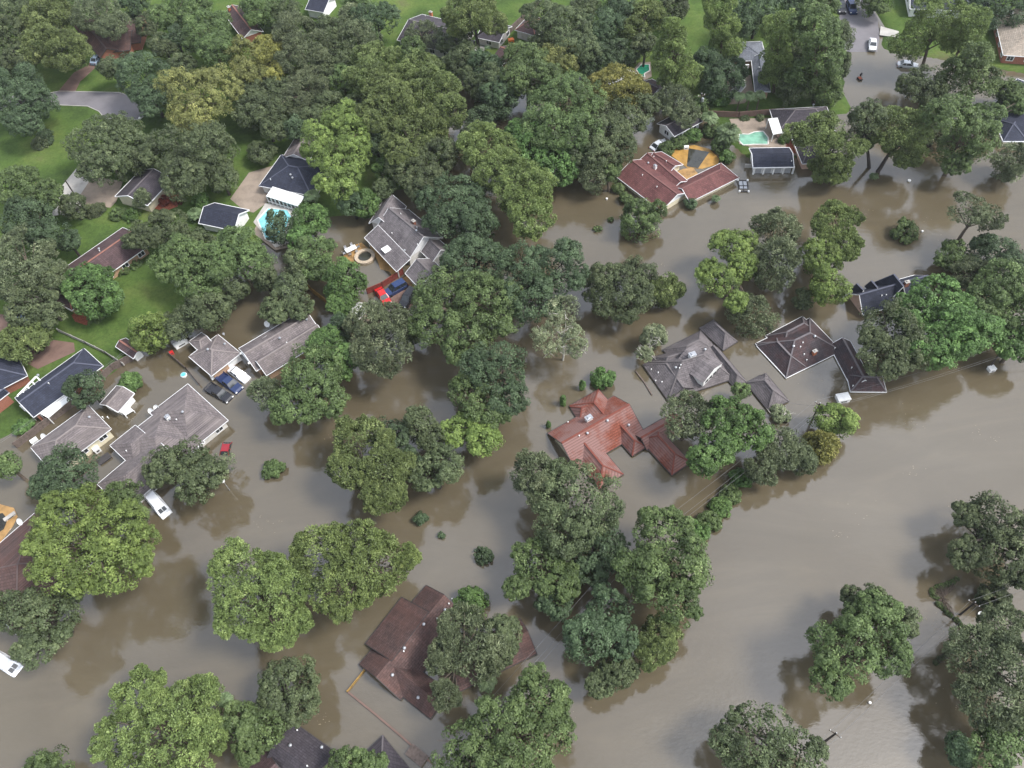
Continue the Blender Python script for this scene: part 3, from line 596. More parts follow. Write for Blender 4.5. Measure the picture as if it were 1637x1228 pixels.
# sunroom
h = HOUSES['sunroom']; q = MB(); a = P(436, 302, 2.35); b2 = P(487, 318, 2.35); u_ = (b2 - a).normalized(); v_ = Vector((-u_.y, u_.x, 0)) 
if v_.y > 0: v_ = -v_
q.face([a - v_ * .2 + Vector((0, 0, .5)), b2 - v_ * .2 + Vector((0, 0, .5)), b2 + v_ * 2.4, a + v_ * 2.4]); q.face([a - v_ * .2 + Vector((0, 0, .42)), b2 - v_ * .2 + Vector((0, 0, .42)), b2 + v_ * 2.4 - Vector((0, 0, .1)), a + v_ * 2.4 - Vector((0, 0, .1))][::-1])
part_of('sunroom', q, 'sunroom_roof', M['white'])
q = MB(); n_ = 8
for k in range(n_ + 1):
    pp = (a + v_ * 2.3).lerp(b2 + v_ * 2.3, k / n_); q.bar(pp - Vector((0, 0, 2.3)), pp, .16, .16)
for zz in (2.2, 1.5, .1): q.bar(a + v_ * 2.3 - Vector((0, 0, zz)), b2 + v_ * 2.3 - Vector((0, 0, zz)), .14, .2)
part_of('sunroom', q, 'sunroom_frame', M['white'])
q = MB(); q.bar(a + v_ * 2.2 - Vector((0, 0, 1.1)), b2 + v_ * 2.2 - Vector((0, 0, 1.1)), .05, 2.1); part_of('sunroom', q, 'sunroom_glass', M['glass'])
# carport: dark bays between its posts
h = HOUSES['carport']; w0 = h[4][0]
for k in range(5):
    q = MB(); pp = w0.pt(w0.L * (k + .02) / 4.1 + .3, .18, -.12); q.bar(pp - Vector((0, 0, 2)), pp, .3, .3); part_of('carport', q, 'post', M['white'])
for k in range(4):
    q = MB(); q.bar(w0.pt(w0.L * k / 4.1 + .7, .38, -1.0), w0.pt(w0.L * (k + 1) / 4.1 - .1, .38, -1.0), .05, 1.7); part_of('carport', q, 'garage_door', M['metal'])
# garage doors and doors on white walls
h = HOUSES['topbrowngarage']; w0 = h[4][0]; q = MB(); q.bar(w0.pt(1.6, .38, -1.3), w0.pt(w0.L - 1.6, .38, -1.3), .05, 2.0); part_of('topbrowngarage', q, 'garage_door', M['offwhite'])
# white leaning boxes by the navy house, white patio roof of the black hip house
def slab_thing(name, label, cat, pts, mat, z, thick=.15, group=None, legs=None):
    root = empty(name, P(*pts[0][:2], 0)); off = root.location; tag(root, label, cat, group)
    q = MB(); top = [P(x, y, zz) - off for x, y, zz in pts]; q.face(top); q.face([p - Vector((0, 0, thick)) for p in top][::-1])
    for i in range(len(top)):
        j = (i + 1) % len(top); q.face([top[i] - Vector((0, 0, thick)), top[j] - Vector((0, 0, thick)), top[j], top[i]])
    q.build('panel', mat, root)
    for i in range(len(top)):
        q = MB(); q.bar((top[i].x, top[i].y, -.3), (top[i].x, top[i].y, top[i].z - thick), .12, .12); q.build('leg', M['white'], root)
    return root
slab_thing('awning', 'white tilted patio roof left of the black hipped roof', 'awning', [(1228, 190, 2.9), (1243, 188, 2.9), (1251, 212, 2.3), (1236, 215, 2.3)], M['white'], 0)
slab_thing('awning', 'white lean-to roof, longer one along the navy house', 'awning', [(63, 661, 2.2), (106, 630, 2.2), (113, 638, 1.9), (77, 668, 1.9)], M['white'], 0)
slab_thing('awning', 'short white lean-to roof at the far corner of the navy house', 'awning', [(31, 648, 2.2), (38, 645, 2.2), (55, 658, 1.9), (48, 663, 1.9)], M['white'], 0)
slab_thing('patio_cover', 'long white patio roof beside the dark green pool near the top', 'patio cover', [(962, 127, 2.4), (1008, 108, 2.4), (1018, 118, 2.2), (975, 135, 2.2)], M['white'], 0)
slab_thing('tarp', 'rumpled white tarp over boxes by the small grey shed', 'tarp', [(189, 655, 1.0), (203, 647, 1.2), (213, 656, .8), (200, 664, .9)], M['white'], 0)
# slatted pergola on the left edge house
root = empty('pergola', P(36, 625, 0)); off = root.location; tag(root, 'small white slatted pergola between the two navy roofs at the left edge', 'pergola')
a = P(28, 633, 2.6) - off; b2 = P(58, 602, 2.6) - off; dd = P(66, 610, 2.6) - P(58, 602, 2.6)
for k in range(5):
    q = MB(); pp = a.lerp(b2, k / 4); q.bar(pp, pp + dd, .25, .2); q.build('slat', M['white'], root)
q = MB(); q.bar(a, b2, .25, .24); q.build('beam', M['white'], root)
for pp in (a, b2):
    q = MB(); q.bar((pp.x, pp.y, 0), pp, .15, .15); q.build('post', M['white'], root)

# ------------------------------------------------------------------ roads, drives, patios, lawns
Z1 = GZ + .05
def road(name, pts, mat, z=Z1, kerb=False):
    o = sheet(name, pts, z, mat, 0.12)
    if kerb:
        q = MB(); pp = [P(x, y, z) for x, y in pts]
        for a_, b_ in zip(pp, pp[1:] + pp[:1]): q.bar(a_ + Vector((0, 0, .03)), b_ + Vector((0, 0, .03)), .16, .13)
        tag(q.build('kerb', M['conc']), kind='structure')
    return o
road('road', [(-60, 158), (60, 152), (95, 146), (190, 148), (230, 160), (238, 180), (222, 192), (168, 190), (158, 178), (140, 170), (90, 168), (-60, 182)], M['asphalt'], kerb=True)
road('driveway', [(82, 318), (128, 262), (158, 278), (126, 340), (84, 345)], M['conc'])
road('driveway', [(124, 318), (148, 282), (196, 290), (186, 322), (176, 332), (128, 326)], M['tan'], Z1 + .012)
road('driveway', [(92, 147), (118, 116), (140, 105), (152, 96), (160, 100), (146, 114), (128, 130), (120, 147)], M['driveway'], Z1 + .01)
road('patio', [(368, 318), (398, 276), (446, 262), (440, 300), (432, 320), (405, 340), (388, 335)], M['tan'])
road('patio', [(404, 372), (428, 326), (470, 322), (492, 330), (476, 392), (440, 400)], M['tan'], Z1 - .01)
road('driveway', [(748, 106), (760, 72), (775, 74), (770, 108)], M['conc'])
q = MB(); L_ = [(1343, -8, .32), (1342, 30, .3), (1347, 62, .2), (1352, 96, -.12)]; R__ = [(1376, -12, .32), (1403, 28, .3), (1406, 62, .2), (1400, 96, -.12)]
for k in range(3): q.face([P(*L_[k]), P(*R__[k]), P(*R__[k + 1]), P(*L_[k + 1])])
tag(q.build('street', M['asphalt']), kind='structure')
road('pavement', [(1408, 42), (1437, 50), (1436, 60), (1406, 56)], M['conc'], Z1)
road('parking_lot', [(-30, 498), (-30, 540), (60, 590), (120, 562), (118, 548), (60, 540), (20, 505)], M['driveway'], Z1)
road('patio', [(1147, 168), (1158, 122), (1200, 120), (1206, 150), (1190, 165)], M['tan'], Z1)
road('patio', [(1166, 190), (1262, 188), (1286, 212), (1284, 250), (1204, 236), (1182, 230)], M['tan'], Z1)
road('patio', [(1258, 212), (1280, 211), (1286, 246), (1256, 244)], M['mulch'], Z1 + .012)
road('flower_bed', [(114, 504), (126, 496), (150, 508), (138, 520), (120, 514)], M['mulch'], Z1)
road('patio', [(236, 330), (262, 300), (290, 306), (284, 330), (262, 338)], M['mulch'], Z1)
# shallowly flooded paving that shows through the water
sheet('patio', [(1070, 246), (1084, 236), (1110, 232), (1134, 238), (1150, 254), (1148, 262), (1122, 270), (1098, 268)], .05, M['amber'])
sheet('flooded_bed', [(1101, 237), (1134, 243), (1116, 269), (1098, 266)], .08, M['blackwater'])
sheet('patio', [(1070, 280), (1092, 270), (1108, 268), (1116, 278), (1088, 292)], .06, M['pebble'])
sheet('patio', [(548, 412), (560, 394), (578, 388), (592, 400), (594, 418), (574, 422), (556, 420)], .05, M['pebble'])
sheet('patio', [(592, 396), (588, 386), (600, 392), (636, 432), (640, 444), (628, 442), (622, 434), (608, 430), (604, 418), (600, 410)], .045, M['pebble'])
sheet('patio', [(640, 448), (652, 440), (672, 462), (662, 468), (650, 462)], .045, M['pebble'])
sheet('patio', [(-30, 812), (0, 806), (22, 812), (28, 826), (20, 842), (0, 868), (-30, 880)], .05, M['pebble'])
sheet('flooded_bed', [(-20, 826), (4, 820), (12, 830), (6, 846), (-20, 862)], .08, M['blackwater'])
sheet('parking_lot', [(624, 466), (656, 448), (672, 462), (668, 488), (640, 496), (620, 486)], .02, M['driveway'])

def pool(label, rim, inner, wmat, group='swimming pools', z=Z1 + .02, cop='conc'):
    c = P(*inner[0], 0); root = empty('swimming_pool', (c.x, c.y, 0)); tag(root, label, 'pool', group)
    q = MB(); q.prism([P(x, y, z + .04) - Vector((c.x, c.y, 0)) for x, y in rim], z - .2, z + .04); q.build('coping', M[cop], root)
    q = MB(); q.prism([P(x, y, z + .08) - Vector((c.x, c.y, 0)) for x, y in inner], z, z + .055); q.build('pool_water', M[wmat], root)
    q = MB(); pp = [P(x, y, z + .06) - Vector((c.x, c.y, 0)) for x, y in inner]
    for a_, b_ in zip(pp, pp[1:] + pp[:1]): q.bar(a_, b_, .25, .14)
    q.build('pool_edge', M['offwhite'], root)
pool('turquoise pool with tan paving beside the small navy garage', [(405, 355), (424, 325), (462, 326), (476, 340), (470, 385), (440, 396)], [(412, 352), (429, 333), (460, 336), (466, 346), (452, 378), (437, 388), (424, 382)], 'poolblue')
pool('pale green lagoon shaped pool left of the black hipped roof', [(1178, 210), (1196, 204), (1226, 206), (1236, 222), (1232, 234), (1204, 236), (1182, 230)], [(1182, 214), (1196, 215), (1206, 211), (1220, 210), (1228, 220), (1228, 231), (1205, 231), (1188, 232), (1180, 224)], 'poolgreen', cop='tan')
pool('deep green pool behind the long white patio roof', [(1012, 112), (1022, 100), (1040, 99), (1042, 122), (1030, 128)], [(1017, 111), (1025, 103), (1038, 103), (1039, 113), (1030, 118), (1031, 124), (1022, 120)], 'pooldeep', cop='tan')
pool('dark murky pool in the courtyard of the blue grey L roof', [(1157, 130), (1168, 122), (1192, 124), (1196, 140), (1186, 158), (1170, 164), (1152, 160)], [(1166, 130), (1176, 126), (1190, 128), (1192, 138), (1180, 152), (1170, 158), (1158, 156), (1172, 142)], 'blackwater', cop='tan')

# round stone hot tub
c = P(583.5, 411.5, 0); root = empty('hot_tub', c); tag(root, 'round stone ringed hot tub in the flooded yard of the steep grey house', 'hot tub')
q = MB(); ro, ri = 2.05, 1.35
for k in range(28):
    a0, a1 = 2 * math.pi * k / 28, 2 * math.pi * (k + 1) / 28
    pts = [(ri * math.cos(a0), ri * math.sin(a0)), (ro * math.cos(a0), ro * math.sin(a0)), (ro * math.cos(a1), ro * math.sin(a1)), (ri * math.cos(a1), ri * math.sin(a1))]
    q.prism(pts, -.2, .42)
q.build('stone_rim', paint('tan stone rim', (0.42, 0.34, 0.25), 0.8, 0.3, 4), root)
q = MB(); q.lathe((0, 0, 0), [(1.34, .02), (1.34, .12)], 28); q.build('tub_water', M['blackwater'], root)

# ------------------------------------------------------------------ fences and walls
def fence(label, pts, z0, z1, mat, th=.14, name='fence', cat='fence', posts=True, group='fences'):
    a = P(*pts[0], 0); root = empty(name, a); tag(root, label, cat, group); q = MB()
    for k in range(len(pts) - 1):
        p0 = P(*pts[k], 0) - a; p1 = P(*pts[k + 1], 0) - a; zc = (z0 + z1) / 2; L = (p1 - p0).length
        q.bar((p0.x, p0.y, zc), (p1.x, p1.y, zc), th, z1 - z0)
        if posts:
            n = max(1, int(L / 2.4))
            for j in range(n + 1):
                pp = p0.lerp(p1, j / n); qq = MB(); qq.bar((pp.x, pp.y, z0), (pp.x, pp.y, z1 + .08), .17 + .001 * j, .17); qq.build('post', mat, root)
    q.build('panel', mat, root)
fence('flooded brick garden wall running down to the bottom edge below the rust brown roof', [(557, 1107), (600, 1142), (640, 1176), (692, 1222)], -1.5, .28, M['driveway'], .25, 'garden_wall', 'wall', False)
fence('short wet yellow fence at the corner of the rust brown roof', [(556, 1106), (583, 1072)], -1.5, .45, M['yellowwood'])
fence('red stained fence behind the red and blue cars', [(588, 470), (612, 460), (645, 438)], -.5, 1.5, M['redwood'])
fence('dark board fence behind the smaller mauve roof', [(28, 716), (92, 668), (150, 628)], -.3, 1.6, M['wood'])
fence('weathered board fence from the lawn to the small grey shed', [(150, 622), (182, 592), (228, 568)], -.2, 1.7, M['wood'])
fence('low rail fence crossing the bottom of the mown lawn', [(96, 532), (140, 552), (172, 568), (200, 586)], .35, 1.2, M['conc'], .08)
fence('dark fence behind the square brown garage', [(866, 4), (838, 34), (808, 62)], .3, 2.0, M['wood'])
fence('brown fence beyond the palm garden near the top', [(1128, 188), (1180, 190), (1250, 184)], .3, 1.8, M['driveway'])
fence('orange brown fence behind the taupe roofed house', [(482, 448), (500, 468), (524, 486), (560, 520)], -.4, 1.3, M['yellowwood'])
fence('grey low wall beside the flooded carport', [(1190, 268), (1206, 268)], -.4, .9, M['conc'], .2, 'garden_wall', 'wall', False)
fence('thin wooden rail in the yard below the lime tree', [(272, 568), (300, 592), (320, 616)], -.4, .8, M['wood'], .07)
fence('submerged rail left of the big grey roof', [(1016, 594), (1030, 612), (1042, 632)], -.4, .22, M['wood'], .2, posts=False)

# ------------------------------------------------------------------ poles, lamps, wires
def pole(label, top, h, arms=True, name='utility_pole', cat='utility pole', arm_dir=0.6, drum=False, group='utility poles'):
    p = P(*top, h); root = empty(name, (p.x, p.y, 0)); tag(root, label, cat, group)
    q = MB(); q.tube([(0, 0, -1.8), (0, 0, h)], [.17, .12], 8); q.build('pole', DARKBARK, root, True)
    if arms:
        q = MB(); ca, sa = math.cos(arm_dir), math.sin(arm_dir); q.bar((-ca * .8, -sa * .8, h - .5), (ca * .8, sa * .8, h - .5), .10, .12); q.build('crossarm', BARK, root)
        for s_ in (-.7, 0, .7):
            q = MB(); q.lathe((ca * s_, sa * s_, h - .42 if s_ else h), [(.05, 0), (.07, .08), (.04, .2)], 8); q.build('insulator', M['white'], root, True)
    if drum:
        q = MB(); q.lathe((.35, -.1, h - 1.9), [(.26, 0), (.28, .1), (.28, .8), (.2, .9)], 10); q.build('transformer', M['metal'], root, True)
    return Vector((p.x, p.y, h))
T1 = pole('pole at the water edge right of the huge leafy trees', (1603, 559), 5.0, arm_dir=1.8)
T2 = pole('pole with a grey transformer above the round bright bush in mid right', (1311, 645), 5.0, drum=True, arm_dir=2.2)
T3 = pole('leaning top of a pole hidden in the tall olive tree', (1004, 884), 6.0, arm_dir=2.4)
T4 = P(640, 1290, 6.0)
T5 = pole('pole in the lower right water beside the broken hedge line', (1559, 963), 5.0, arm_dir=2.4)
T6 = pole('pole at the edge of the dark tree in the bottom right', (1337, 1172), 5.0, arm_dir=2.4)
T7 = P(1120, 1350, 5.0)
T8 = pole('pole with white transformer between the tall pines and the palms', (1122, 150), 7.0, drum=True, arm_dir=.2)
T9 = pole('thin dark pole beside the tan driveway on the left', (104, 288), 6.0, arms=False)
T10 = P(1720, 545, 5.0); T11 = P(1720, 900, 5)
def wires(label, a, b_, offs, sag=.8, r=.017, n=14):
    d = (b_ - a); s_ = Vector((-d.y, d.x, 0)).normalized(); root = empty('power_line', (a.x, a.y, 0)); tag(root, label, 'power line', 'power lines')
    for (so_, dz) in offs:
        q = MB(); pts = []
        for k in range(n + 1):
            t_ = k / n; p = a.lerp(b_, t_) + s_ * so_; p.z += dz - sag * 4 * t_ * (1 - t_); pts.append((p.x - a.x, p.y - a.y, p.z))
        q.tube(pts, r, 4); q.build('cable', M['cable'], root)
O3 = [(-.9, -.4), (.9, -.4), (0, -1.6)]
wires('cables over the river from the far right pole to the transformer pole', T1, T2, O3)
wires('cables from the transformer pole down past the red roof to the olive tree', T2, T3, O3)
wires('cables running down past the rust brown roof to the bottom edge', T3, T4, O3)
wires('twin cables across the lower right water between two poles', T5, T6, [(-.5, -.4), (.5, -.4)])
wires('cables leaving the bottom right pole towards the bottom edge', T6, T7, [(-.5, -.4), (.5, -.4)])
wires('cables leaving the right edge above the river bank', T1, T10, O3)
wires('cables running off the right edge near the hedge line', T5, T11, [(-.5, -.4), (.5, -.4)])
wires('service cable from the transformer pole to the grey roof', T2, P(1262, 640, 2.2), [(0, -.6)], .3)
wires('thin overhead cable across the navy roofs on the left', P(-40, 735, 5), P(230, 540, 5), [(0, 0), (.8, -.4)], .6)
def lamp(label, top, h, dirx=(1, 0)):
    p = P(*top, h); root = empty('street_lamp', (p.x, p.y, 0)); tag(root, label, 'street lamp')
    q = MB(); q.tube([(0, 0, -1.8), (0, 0, h)], [.07, .05], 6); q.build('pole', M['metal'], root); q = MB(); q.lathe((0, 0, h), [(.12, -.1), (.3, .05), (.32, .25), (.15, .45)], 10); q.build('lamp_globe', M['lampglass'], root, True)
lamp('thin garden lamp post in the water right of the olive oak', (357, 770), 3.0)
lamp('white topped lamp beside the road at the upper left', (224, 190), 3.0)

# ------------------------------------------------------------------ vehicles
def paintcar(name, c): return paint(name, c, 0.25, 0.04, 0.5, metal=0.1, spec=0.7)
CP = dict(white=paintcar('white car paint', (0.75, 0.76, 0.78)), blue=paintcar('dark blue car paint', (0.02, 0.035, 0.10)), red=paintcar('red car paint', (0.55, 0.02, 0.02)), black=paintcar('black car paint', (0.02, 0.02, 0.025)),
          silver=paintcar('silver car paint', (0.55, 0.57, 0.60)), navy=paintcar('navy car paint', (0.02, 0.04, 0.12)), dkred=paintcar('dark red car paint', (0.30, 0.02, 0.03)), greyblue=paintcar('grey blue car paint', (0.28, 0.36, 0.46)))
PROF = {  # x, z outline from rear to front of the lower body; cabin as (x0, x1, x2, x3) base/roof; heights
 'sedan': dict(L=4.6, W=1.8, body=[(-2.3, .45), (-2.25, .85), (-1.5, .95), (.9, .93), (1.9, .82), (2.25, .62), (2.3, .4)], cab=(-1.75, -1.0, .35, 1.15), h=1.42),
 'suv': dict(L=4.8, W=1.95, body=[(-2.4, .5), (-2.38, 1.05), (-1.5, 1.08), (1.1, 1.06), (2.1, .98), (2.38, .8), (2.4, .45)], cab=(-2.3, -2.0, .3, 1.15), h=1.8),
 'pickup': dict(L=5.6, W=2.0, body=[(-2.8, .6), (-2.8, 1.0), (-.6, 1.0), (1.3, 1.08), (2.4, 1.02), (2.75, .85), (2.8, .5)], cab=(-.9, -.6, .6, 1.35), h=1.8),
 'van': dict(L=5.4, W=2.0, body=[(-2.7, .5), (-2.7, 1.2), (-1.5, 1.22), (1.3, 1.2), (2.3, 1.1), (2.65, .85), (2.7, .5)], cab=(-2.66, -2.55, 1.0, 1.9), h=2.2)}
def car(kind, col, mid, front, z, label, group='parked vehicles', name=None):
    pr = PROF[kind]; c = P(*mid, max(z, 0) + .6); f = P(*front, max(z, 0) + .6); rz = math.atan2(f.y - c.y, f.x - c.x)
    root = empty(name or {'sedan': 'parked_car', 'suv': 'parked_car', 'pickup': 'pickup_truck', 'van': 'van'}[kind], (c.x, c.y, z), rz); tag(root, label, {'sedan': 'car', 'suv': 'car', 'pickup': 'pickup truck', 'van': 'van'}[kind], group)
    W = pr['W']; q = MB(); bd = pr['body']
    secs = []
    for x, zt in bd:
        e = 1 - .10 * (abs(x) / (pr['L'] / 2)) ** 4; hw = W / 2 * e
        secs.append([(x, -hw * .96, .22), (x, -hw, .5), (x, -hw * .98, zt - .12), (x, -hw * .86, zt), (x, hw * .86, zt), (x, hw * .98, zt - .12), (x, hw, .5), (x, hw * .96, .22)])
    for a_, b_ in zip(secs, secs[1:]):
        for i in range(8):
            j = (i + 1) % 8; q.face([a_[i], b_[i], b_[j], a_[j]])
    q.face(secs[0]); q.face(secs[-1][::-1])
    if kind == 'pickup':  # bed walls
        for s_ in (-1, 1): q.box((-1.75, s_ * .92, 1.12), (2.0, .12, .3))
        q.box((-2.72, 0, 1.12), (.12, 1.9, .3))
    body = q.build('body', CP[col], root, False)
    x0, x1, x2, x3 = pr['cab']; zb = bd[3][1] - .04; zt = pr['h']; q = MB()
    B = [(x0, -W * .44, zb), (x3, -W * .44, zb), (x3, W * .44, zb), (x0, W * .44, zb)]; T = [(x1, -W * .36, zt), (x2, -W * .36, zt), (x2, W * .36, zt), (x1, W * .36, zt)]
    q.face(T)
    for i in range(4):
        j = (i + 1) % 4; q.face([B[i], B[j], T[j], T[i]])
    if kind == 'van': q.build('cabin', CP[col], root)
    else: q.build('windows', M['glass'], root)
    q = MB(); q.box(((x1 + x2) / 2, 0, zt + .02), (x2 - x1 + .12, W * .75, .06), taper=.93)
    for sx_b, sx_t in ((x0, x1), (x3, x2)):
        for sy in (-1, 1): q.bar((sx_b, sy * W * .445, zb), (sx_t, sy * W * .365, zt), .08, .08)
    if kind != 'pickup':
        for sy in (-1, 1): q.bar(((x0 + x3) / 2 - .2, sy * W * .445, zb), ((x1 + x2) / 2 - .1, sy * W * .365, zt), .08, .08)
    q.build('roof_panel', CP[col], root)
    if kind == 'van':
        for (xa, xb, ya) in ((x3 - .05, x2 + .08, .32), (x0 - .01, x1 - .01, .4)):
            for sy in (-1, 1):
                q = MB(); s_ = 1 if xa > 0 else -1
                q.face([(xa + .03 * s_, sy * ya - .3, zb + .15), (xa + .03 * s_, sy * ya + .3, zb + .15), (xb + .05 * s_, sy * ya + .26, zt - .2), (xb + .05 * s_, sy * ya - .26, zt - .2)]); q.build('window', M['glass'], root)
    wx = pr['L'] / 2 - .85
    for sx in (-1, 1):
        for sy in (-1, 1):
            q = MB(); n = 14; r_ = .34; y0, y1 = sy * (W / 2 - .2), sy * (W / 2 + .02)
            A_ = [(sx * wx + r_ * math.cos(2 * math.pi * i / n), y0, .34 + r_ * math.sin(2 * math.pi * i / n)) for i in range(n)]; B_ = [(x, y1, zz) for x, _, zz in A_]
            for i in range(n): q.face([A_[i], A_[(i + 1) % n], B_[(i + 1) % n], B_[i]])
            q.face(A_); q.face(B_); q.build('wheel', M['rubber'], root)
    for sy in (-1, 1):
        q = MB(); q.box((pr['L'] / 2 - .08, sy * W * .36, bd[-2][1]), (.16, .32, .14)); q.build('headlight', M['lampglass'], root)
        q = MB(); q.box((-pr['L'] / 2 + .03, sy * W * .40, bd[1][1] - .16), (.1, .22, .2)); q.build('tail_light', CP['dkred'], root)
    return root
car('pickup', 'black', (349, 627), (371, 640), -.55, 'black pickup truck, the lower of the pair beside the taupe carport')
car('pickup', 'blue', (366, 611), (384, 624), -.5, 'dark blue pickup truck between the black pickup and the white car')
car('sedan', 'white', (381, 597), (397, 608), -.35, 'white car under the taupe carport edge, uppermost of three vehicles')
car('sedan', 'dkred', (360, 712), (364, 697), -1.0, 'dark red car sunk to its windows by the mauve roofed house')
car('van', 'white', (252, 806), (262, 818), -.75, 'white van nosed out from the huge bright tree into the flood')
car('van', 'white', (8, 1060), (20, 1068), -1.0, 'white vehicle roof poking out of the flood at the left edge')
car('sedan', 'red', (612, 473), (620, 485), -.15, 'bright red sports car in the flooded yard beside the blue car')
car('suv', 'navy', (632, 461), (616, 470), -.2, 'dark blue car in front of the red stained fence')
car('suv', 'black', (652, 476), (642, 490), -.2, 'black wagon nearest the big willow like tree')
car('sedan', 'silver', (1054, 229), (1066, 222), -.5, 'silver car half sunk beside the low white walled garage')
car('sedan', 'white', (1395, 71), (1395, 80), 0.05, 'white car stopped where the street meets the water', 'cars on the street')
car('sedan', 'silver', (1452, 102), (1464, 103), -.35, 'pale silver car standing in shallow water under the tall pines', 'cars on the street')
car('pickup', 'black', (1344, 11), (1347, 22), .15, 'black pickup at the top of the street, left of the blue car', 'cars on the street')
car('suv', 'navy', (1361, 13), (1365, 22), .15, 'blue car at the top of the street beside the black pickup', 'cars on the street')
car('sedan', 'black', (1493, 165), (1500, 160), -.6, 'dark car almost hidden among trunks in the upper right flood', 'cars on the street')
car('sedan', 'greyblue', (155, 94), (160, 88), GZ, 'pale blue car at the end of the brown driveway, upper left')
car('sedan', 'blue', (168, 90), (176, 88), GZ, 'dark blue car beside the pale blue car, upper left')
car('sedan', 'white', (188, 84), (196, 82), GZ, 'white car under trees in front of the rusty roofed house')
car('suv', 'greyblue', (28, 503), (34, 512), GZ, 'grey blue car at the left edge behind the round pale tree')
car('suv', 'black', (750, 74), (754, 66), GZ, 'black car in the driveway of the long grey roofed house at the top')

# ------------------------------------------------------------------ small things
def dish(label, px, z, r=.5):
    p = P(*px, z + .9); root = empty('satellite_dish', (p.x, p.y, z)); tag(root, label, 'dish', 'satellite dishes')
    q = MB(); q.tube([(0, 0, -1.5), (0, 0, .8)], .05, 6); q.build('mast', M['metal'], root)
    q = MB(); d = Vector((-.3, -.75, .6)).normalized(); s1 = d.cross(Vector((0, 0, 1))).normalized(); s2 = d.cross(s1); c = Vector((0, 0, .9)); n = 16
    rings = [[c + d * (dd) + (s1 * math.cos(2 * math.pi * i / n) + s2 * math.sin(2 * math.pi * i / n)) * rr for i in range(n)] for rr, dd in ((.05, -.12), (r * .6, -.07), (r, .06), (r, .09), (r * .6, -.04), (.03, -.09))]
    for a_, b_ in zip(rings, rings[1:]):
        for i in range(n): q.face([a_[i], a_[(i + 1) % n], b_[(i + 1) % n], b_[i]])
    q.face(rings[-1]); q.build('reflector', M['white'], root, True)
dish('white dish beside the mauve roof notch, right of a twin dish', (250, 652), 1.0, .55)
dish('white dish beside the mauve roof notch, left of a twin dish', (241, 657), 1.0, .55)
dish('white dish at the left end of the cream walled mauve house', (70, 698), 1.5, .6)
dish('white dish on a mast by the reddish roof at the left edge', (32, 834), 1.5, .6)
dish('small white dish in the yard behind the taupe roof', (427, 518), .6, .6)
# raft like frame
p = P(1188, 298, 0); h = HOUSES['slateL']; q = MB(); q.bar(P(1166, 112, 1.3), P(1196, 110, 1.3), .3, 2.2); part_of('slateL', q, 'courtyard_wall', M['white'])
root = empty('raft', (p.x, p.y, 0), -.15); tag(root, 'dark floating metal frame with white fenders, beside the maroon house', 'raft')
q = MB()
for a_, b_ in (((-.9, -1.7), (.9, -1.7)), ((.9, -1.7), (1.0, 1.6)), ((1.0, 1.6), (-1.0, 1.6)), ((-1.0, 1.6), (-.9, -1.7)), ((-1, 0), (1, 0)), ((0, -1.7), (0, 1.6))): q.bar((*a_, .15), (*b_, .15), .12, .16)
q.build('frame', M['dark'], root)
q = MB(); q.box((0, .3, .1), (1.5, 2.2, .08)); q.build('deck', M['metal'], root)
for x, y in ((-.9, -1.7), (.9, -1.7), (1, 1.6), (-1, 1.6)):
    q = MB(); q.lathe((x, y, -.05), [(.15, 0), (.22, .1), (.22, .4), (.12, .48)], 8); q.build('fender', M['white'], root, True)
# white hut sign near the transformer pole
def boxthing(name, label, cat, px, size, rz, mat, z=0, group=None, lid=None):
    p = P(*px, z + size[2] / 2); root = empty(name, (p.x, p.y, z), rz); tag(root, label, cat, group)
    q = MB(); q.box((0, 0, size[2] / 2 - .1), (size[0], size[1], size[2] + .2)); q.build('box', mat, root)
    q = MB(); q.box((0, 0, size[2] + .04), (size[0] * 1.08, size[1] * 1.08, .08)); q.build('lid', lid or mat, root)
    q = MB(); q.box((0, -size[1] / 2 - .02, size[2] * .5), (size[0] * .5, .04, size[2] * .35)); q.build('door', M['dark'], root)
boxthing('gate_post', 'white box structure in the water above the round bright bush', 'hut', (1347, 637), (2.0, 1.4, .9), .1, M['white'], -.1)
boxthing('utility_box', 'white box with pink lid leaning by the far right pole', 'sign box', (1585, 590), (1.1, .9, .6), .2, M['white'], 0)
boxthing('air_conditioner', 'white air conditioning unit against the cream wall', 'air conditioner', (155, 719), (1.0, .8, .9), .7, M['white'], 0, 'air conditioners')
boxthing('air_conditioner', 'white air conditioning unit beside the pale end of the cream walled house', 'air conditioner', (56, 706), (1.1, .8, .9), .7, M['white'], 0, 'air conditioners')
boxthing('wooden_box', 'grey wooden bin beside the flooded garden wall near the bottom edge', 'bin', (667, 1208), (2.6, 1.5, .5), -.7, M['wood'], -.1)
boxthing('storage_bin', 'dark rectangular bin floating between the two mauve roofs', 'bin', (167, 734), (2.0, 1.3, .3), .7, M['dark'], -.05)
boxthing('cooler', 'white cooler at the top of the amber patio', 'cooler', (1097, 236), (1.0, .6, .5), -.1, M['white'], .1)
boxthing('orange_bin', 'orange bin beside the square brown garage', 'bin', (817, 66), (1.3, 1.0, 1.0), .2, M['orange'], GZ)
boxthing('mailbox', 'orange wooden crate floating by the bushy tree in the lower middle', 'crate', (819, 954), (1.2, .5, .25), .9, M['rust'], 0)
boxthing('garden_box', 'red garden box in the fenced yard beside the lime tree', 'box', (274, 564), (.7, .5, .4), .5, M['red'], .1)
boxthing('garden_box', 'white planter box behind the taupe roof by the dark tree', 'box', (289, 549), (2.4, 1.0, .7), .6, M['white'], .1)
boxthing('yard_box', 'white box on the brick patio by the far left lawn', 'box', (16, 826), (1.8, .6, .3), .7, M['conc'], .06)
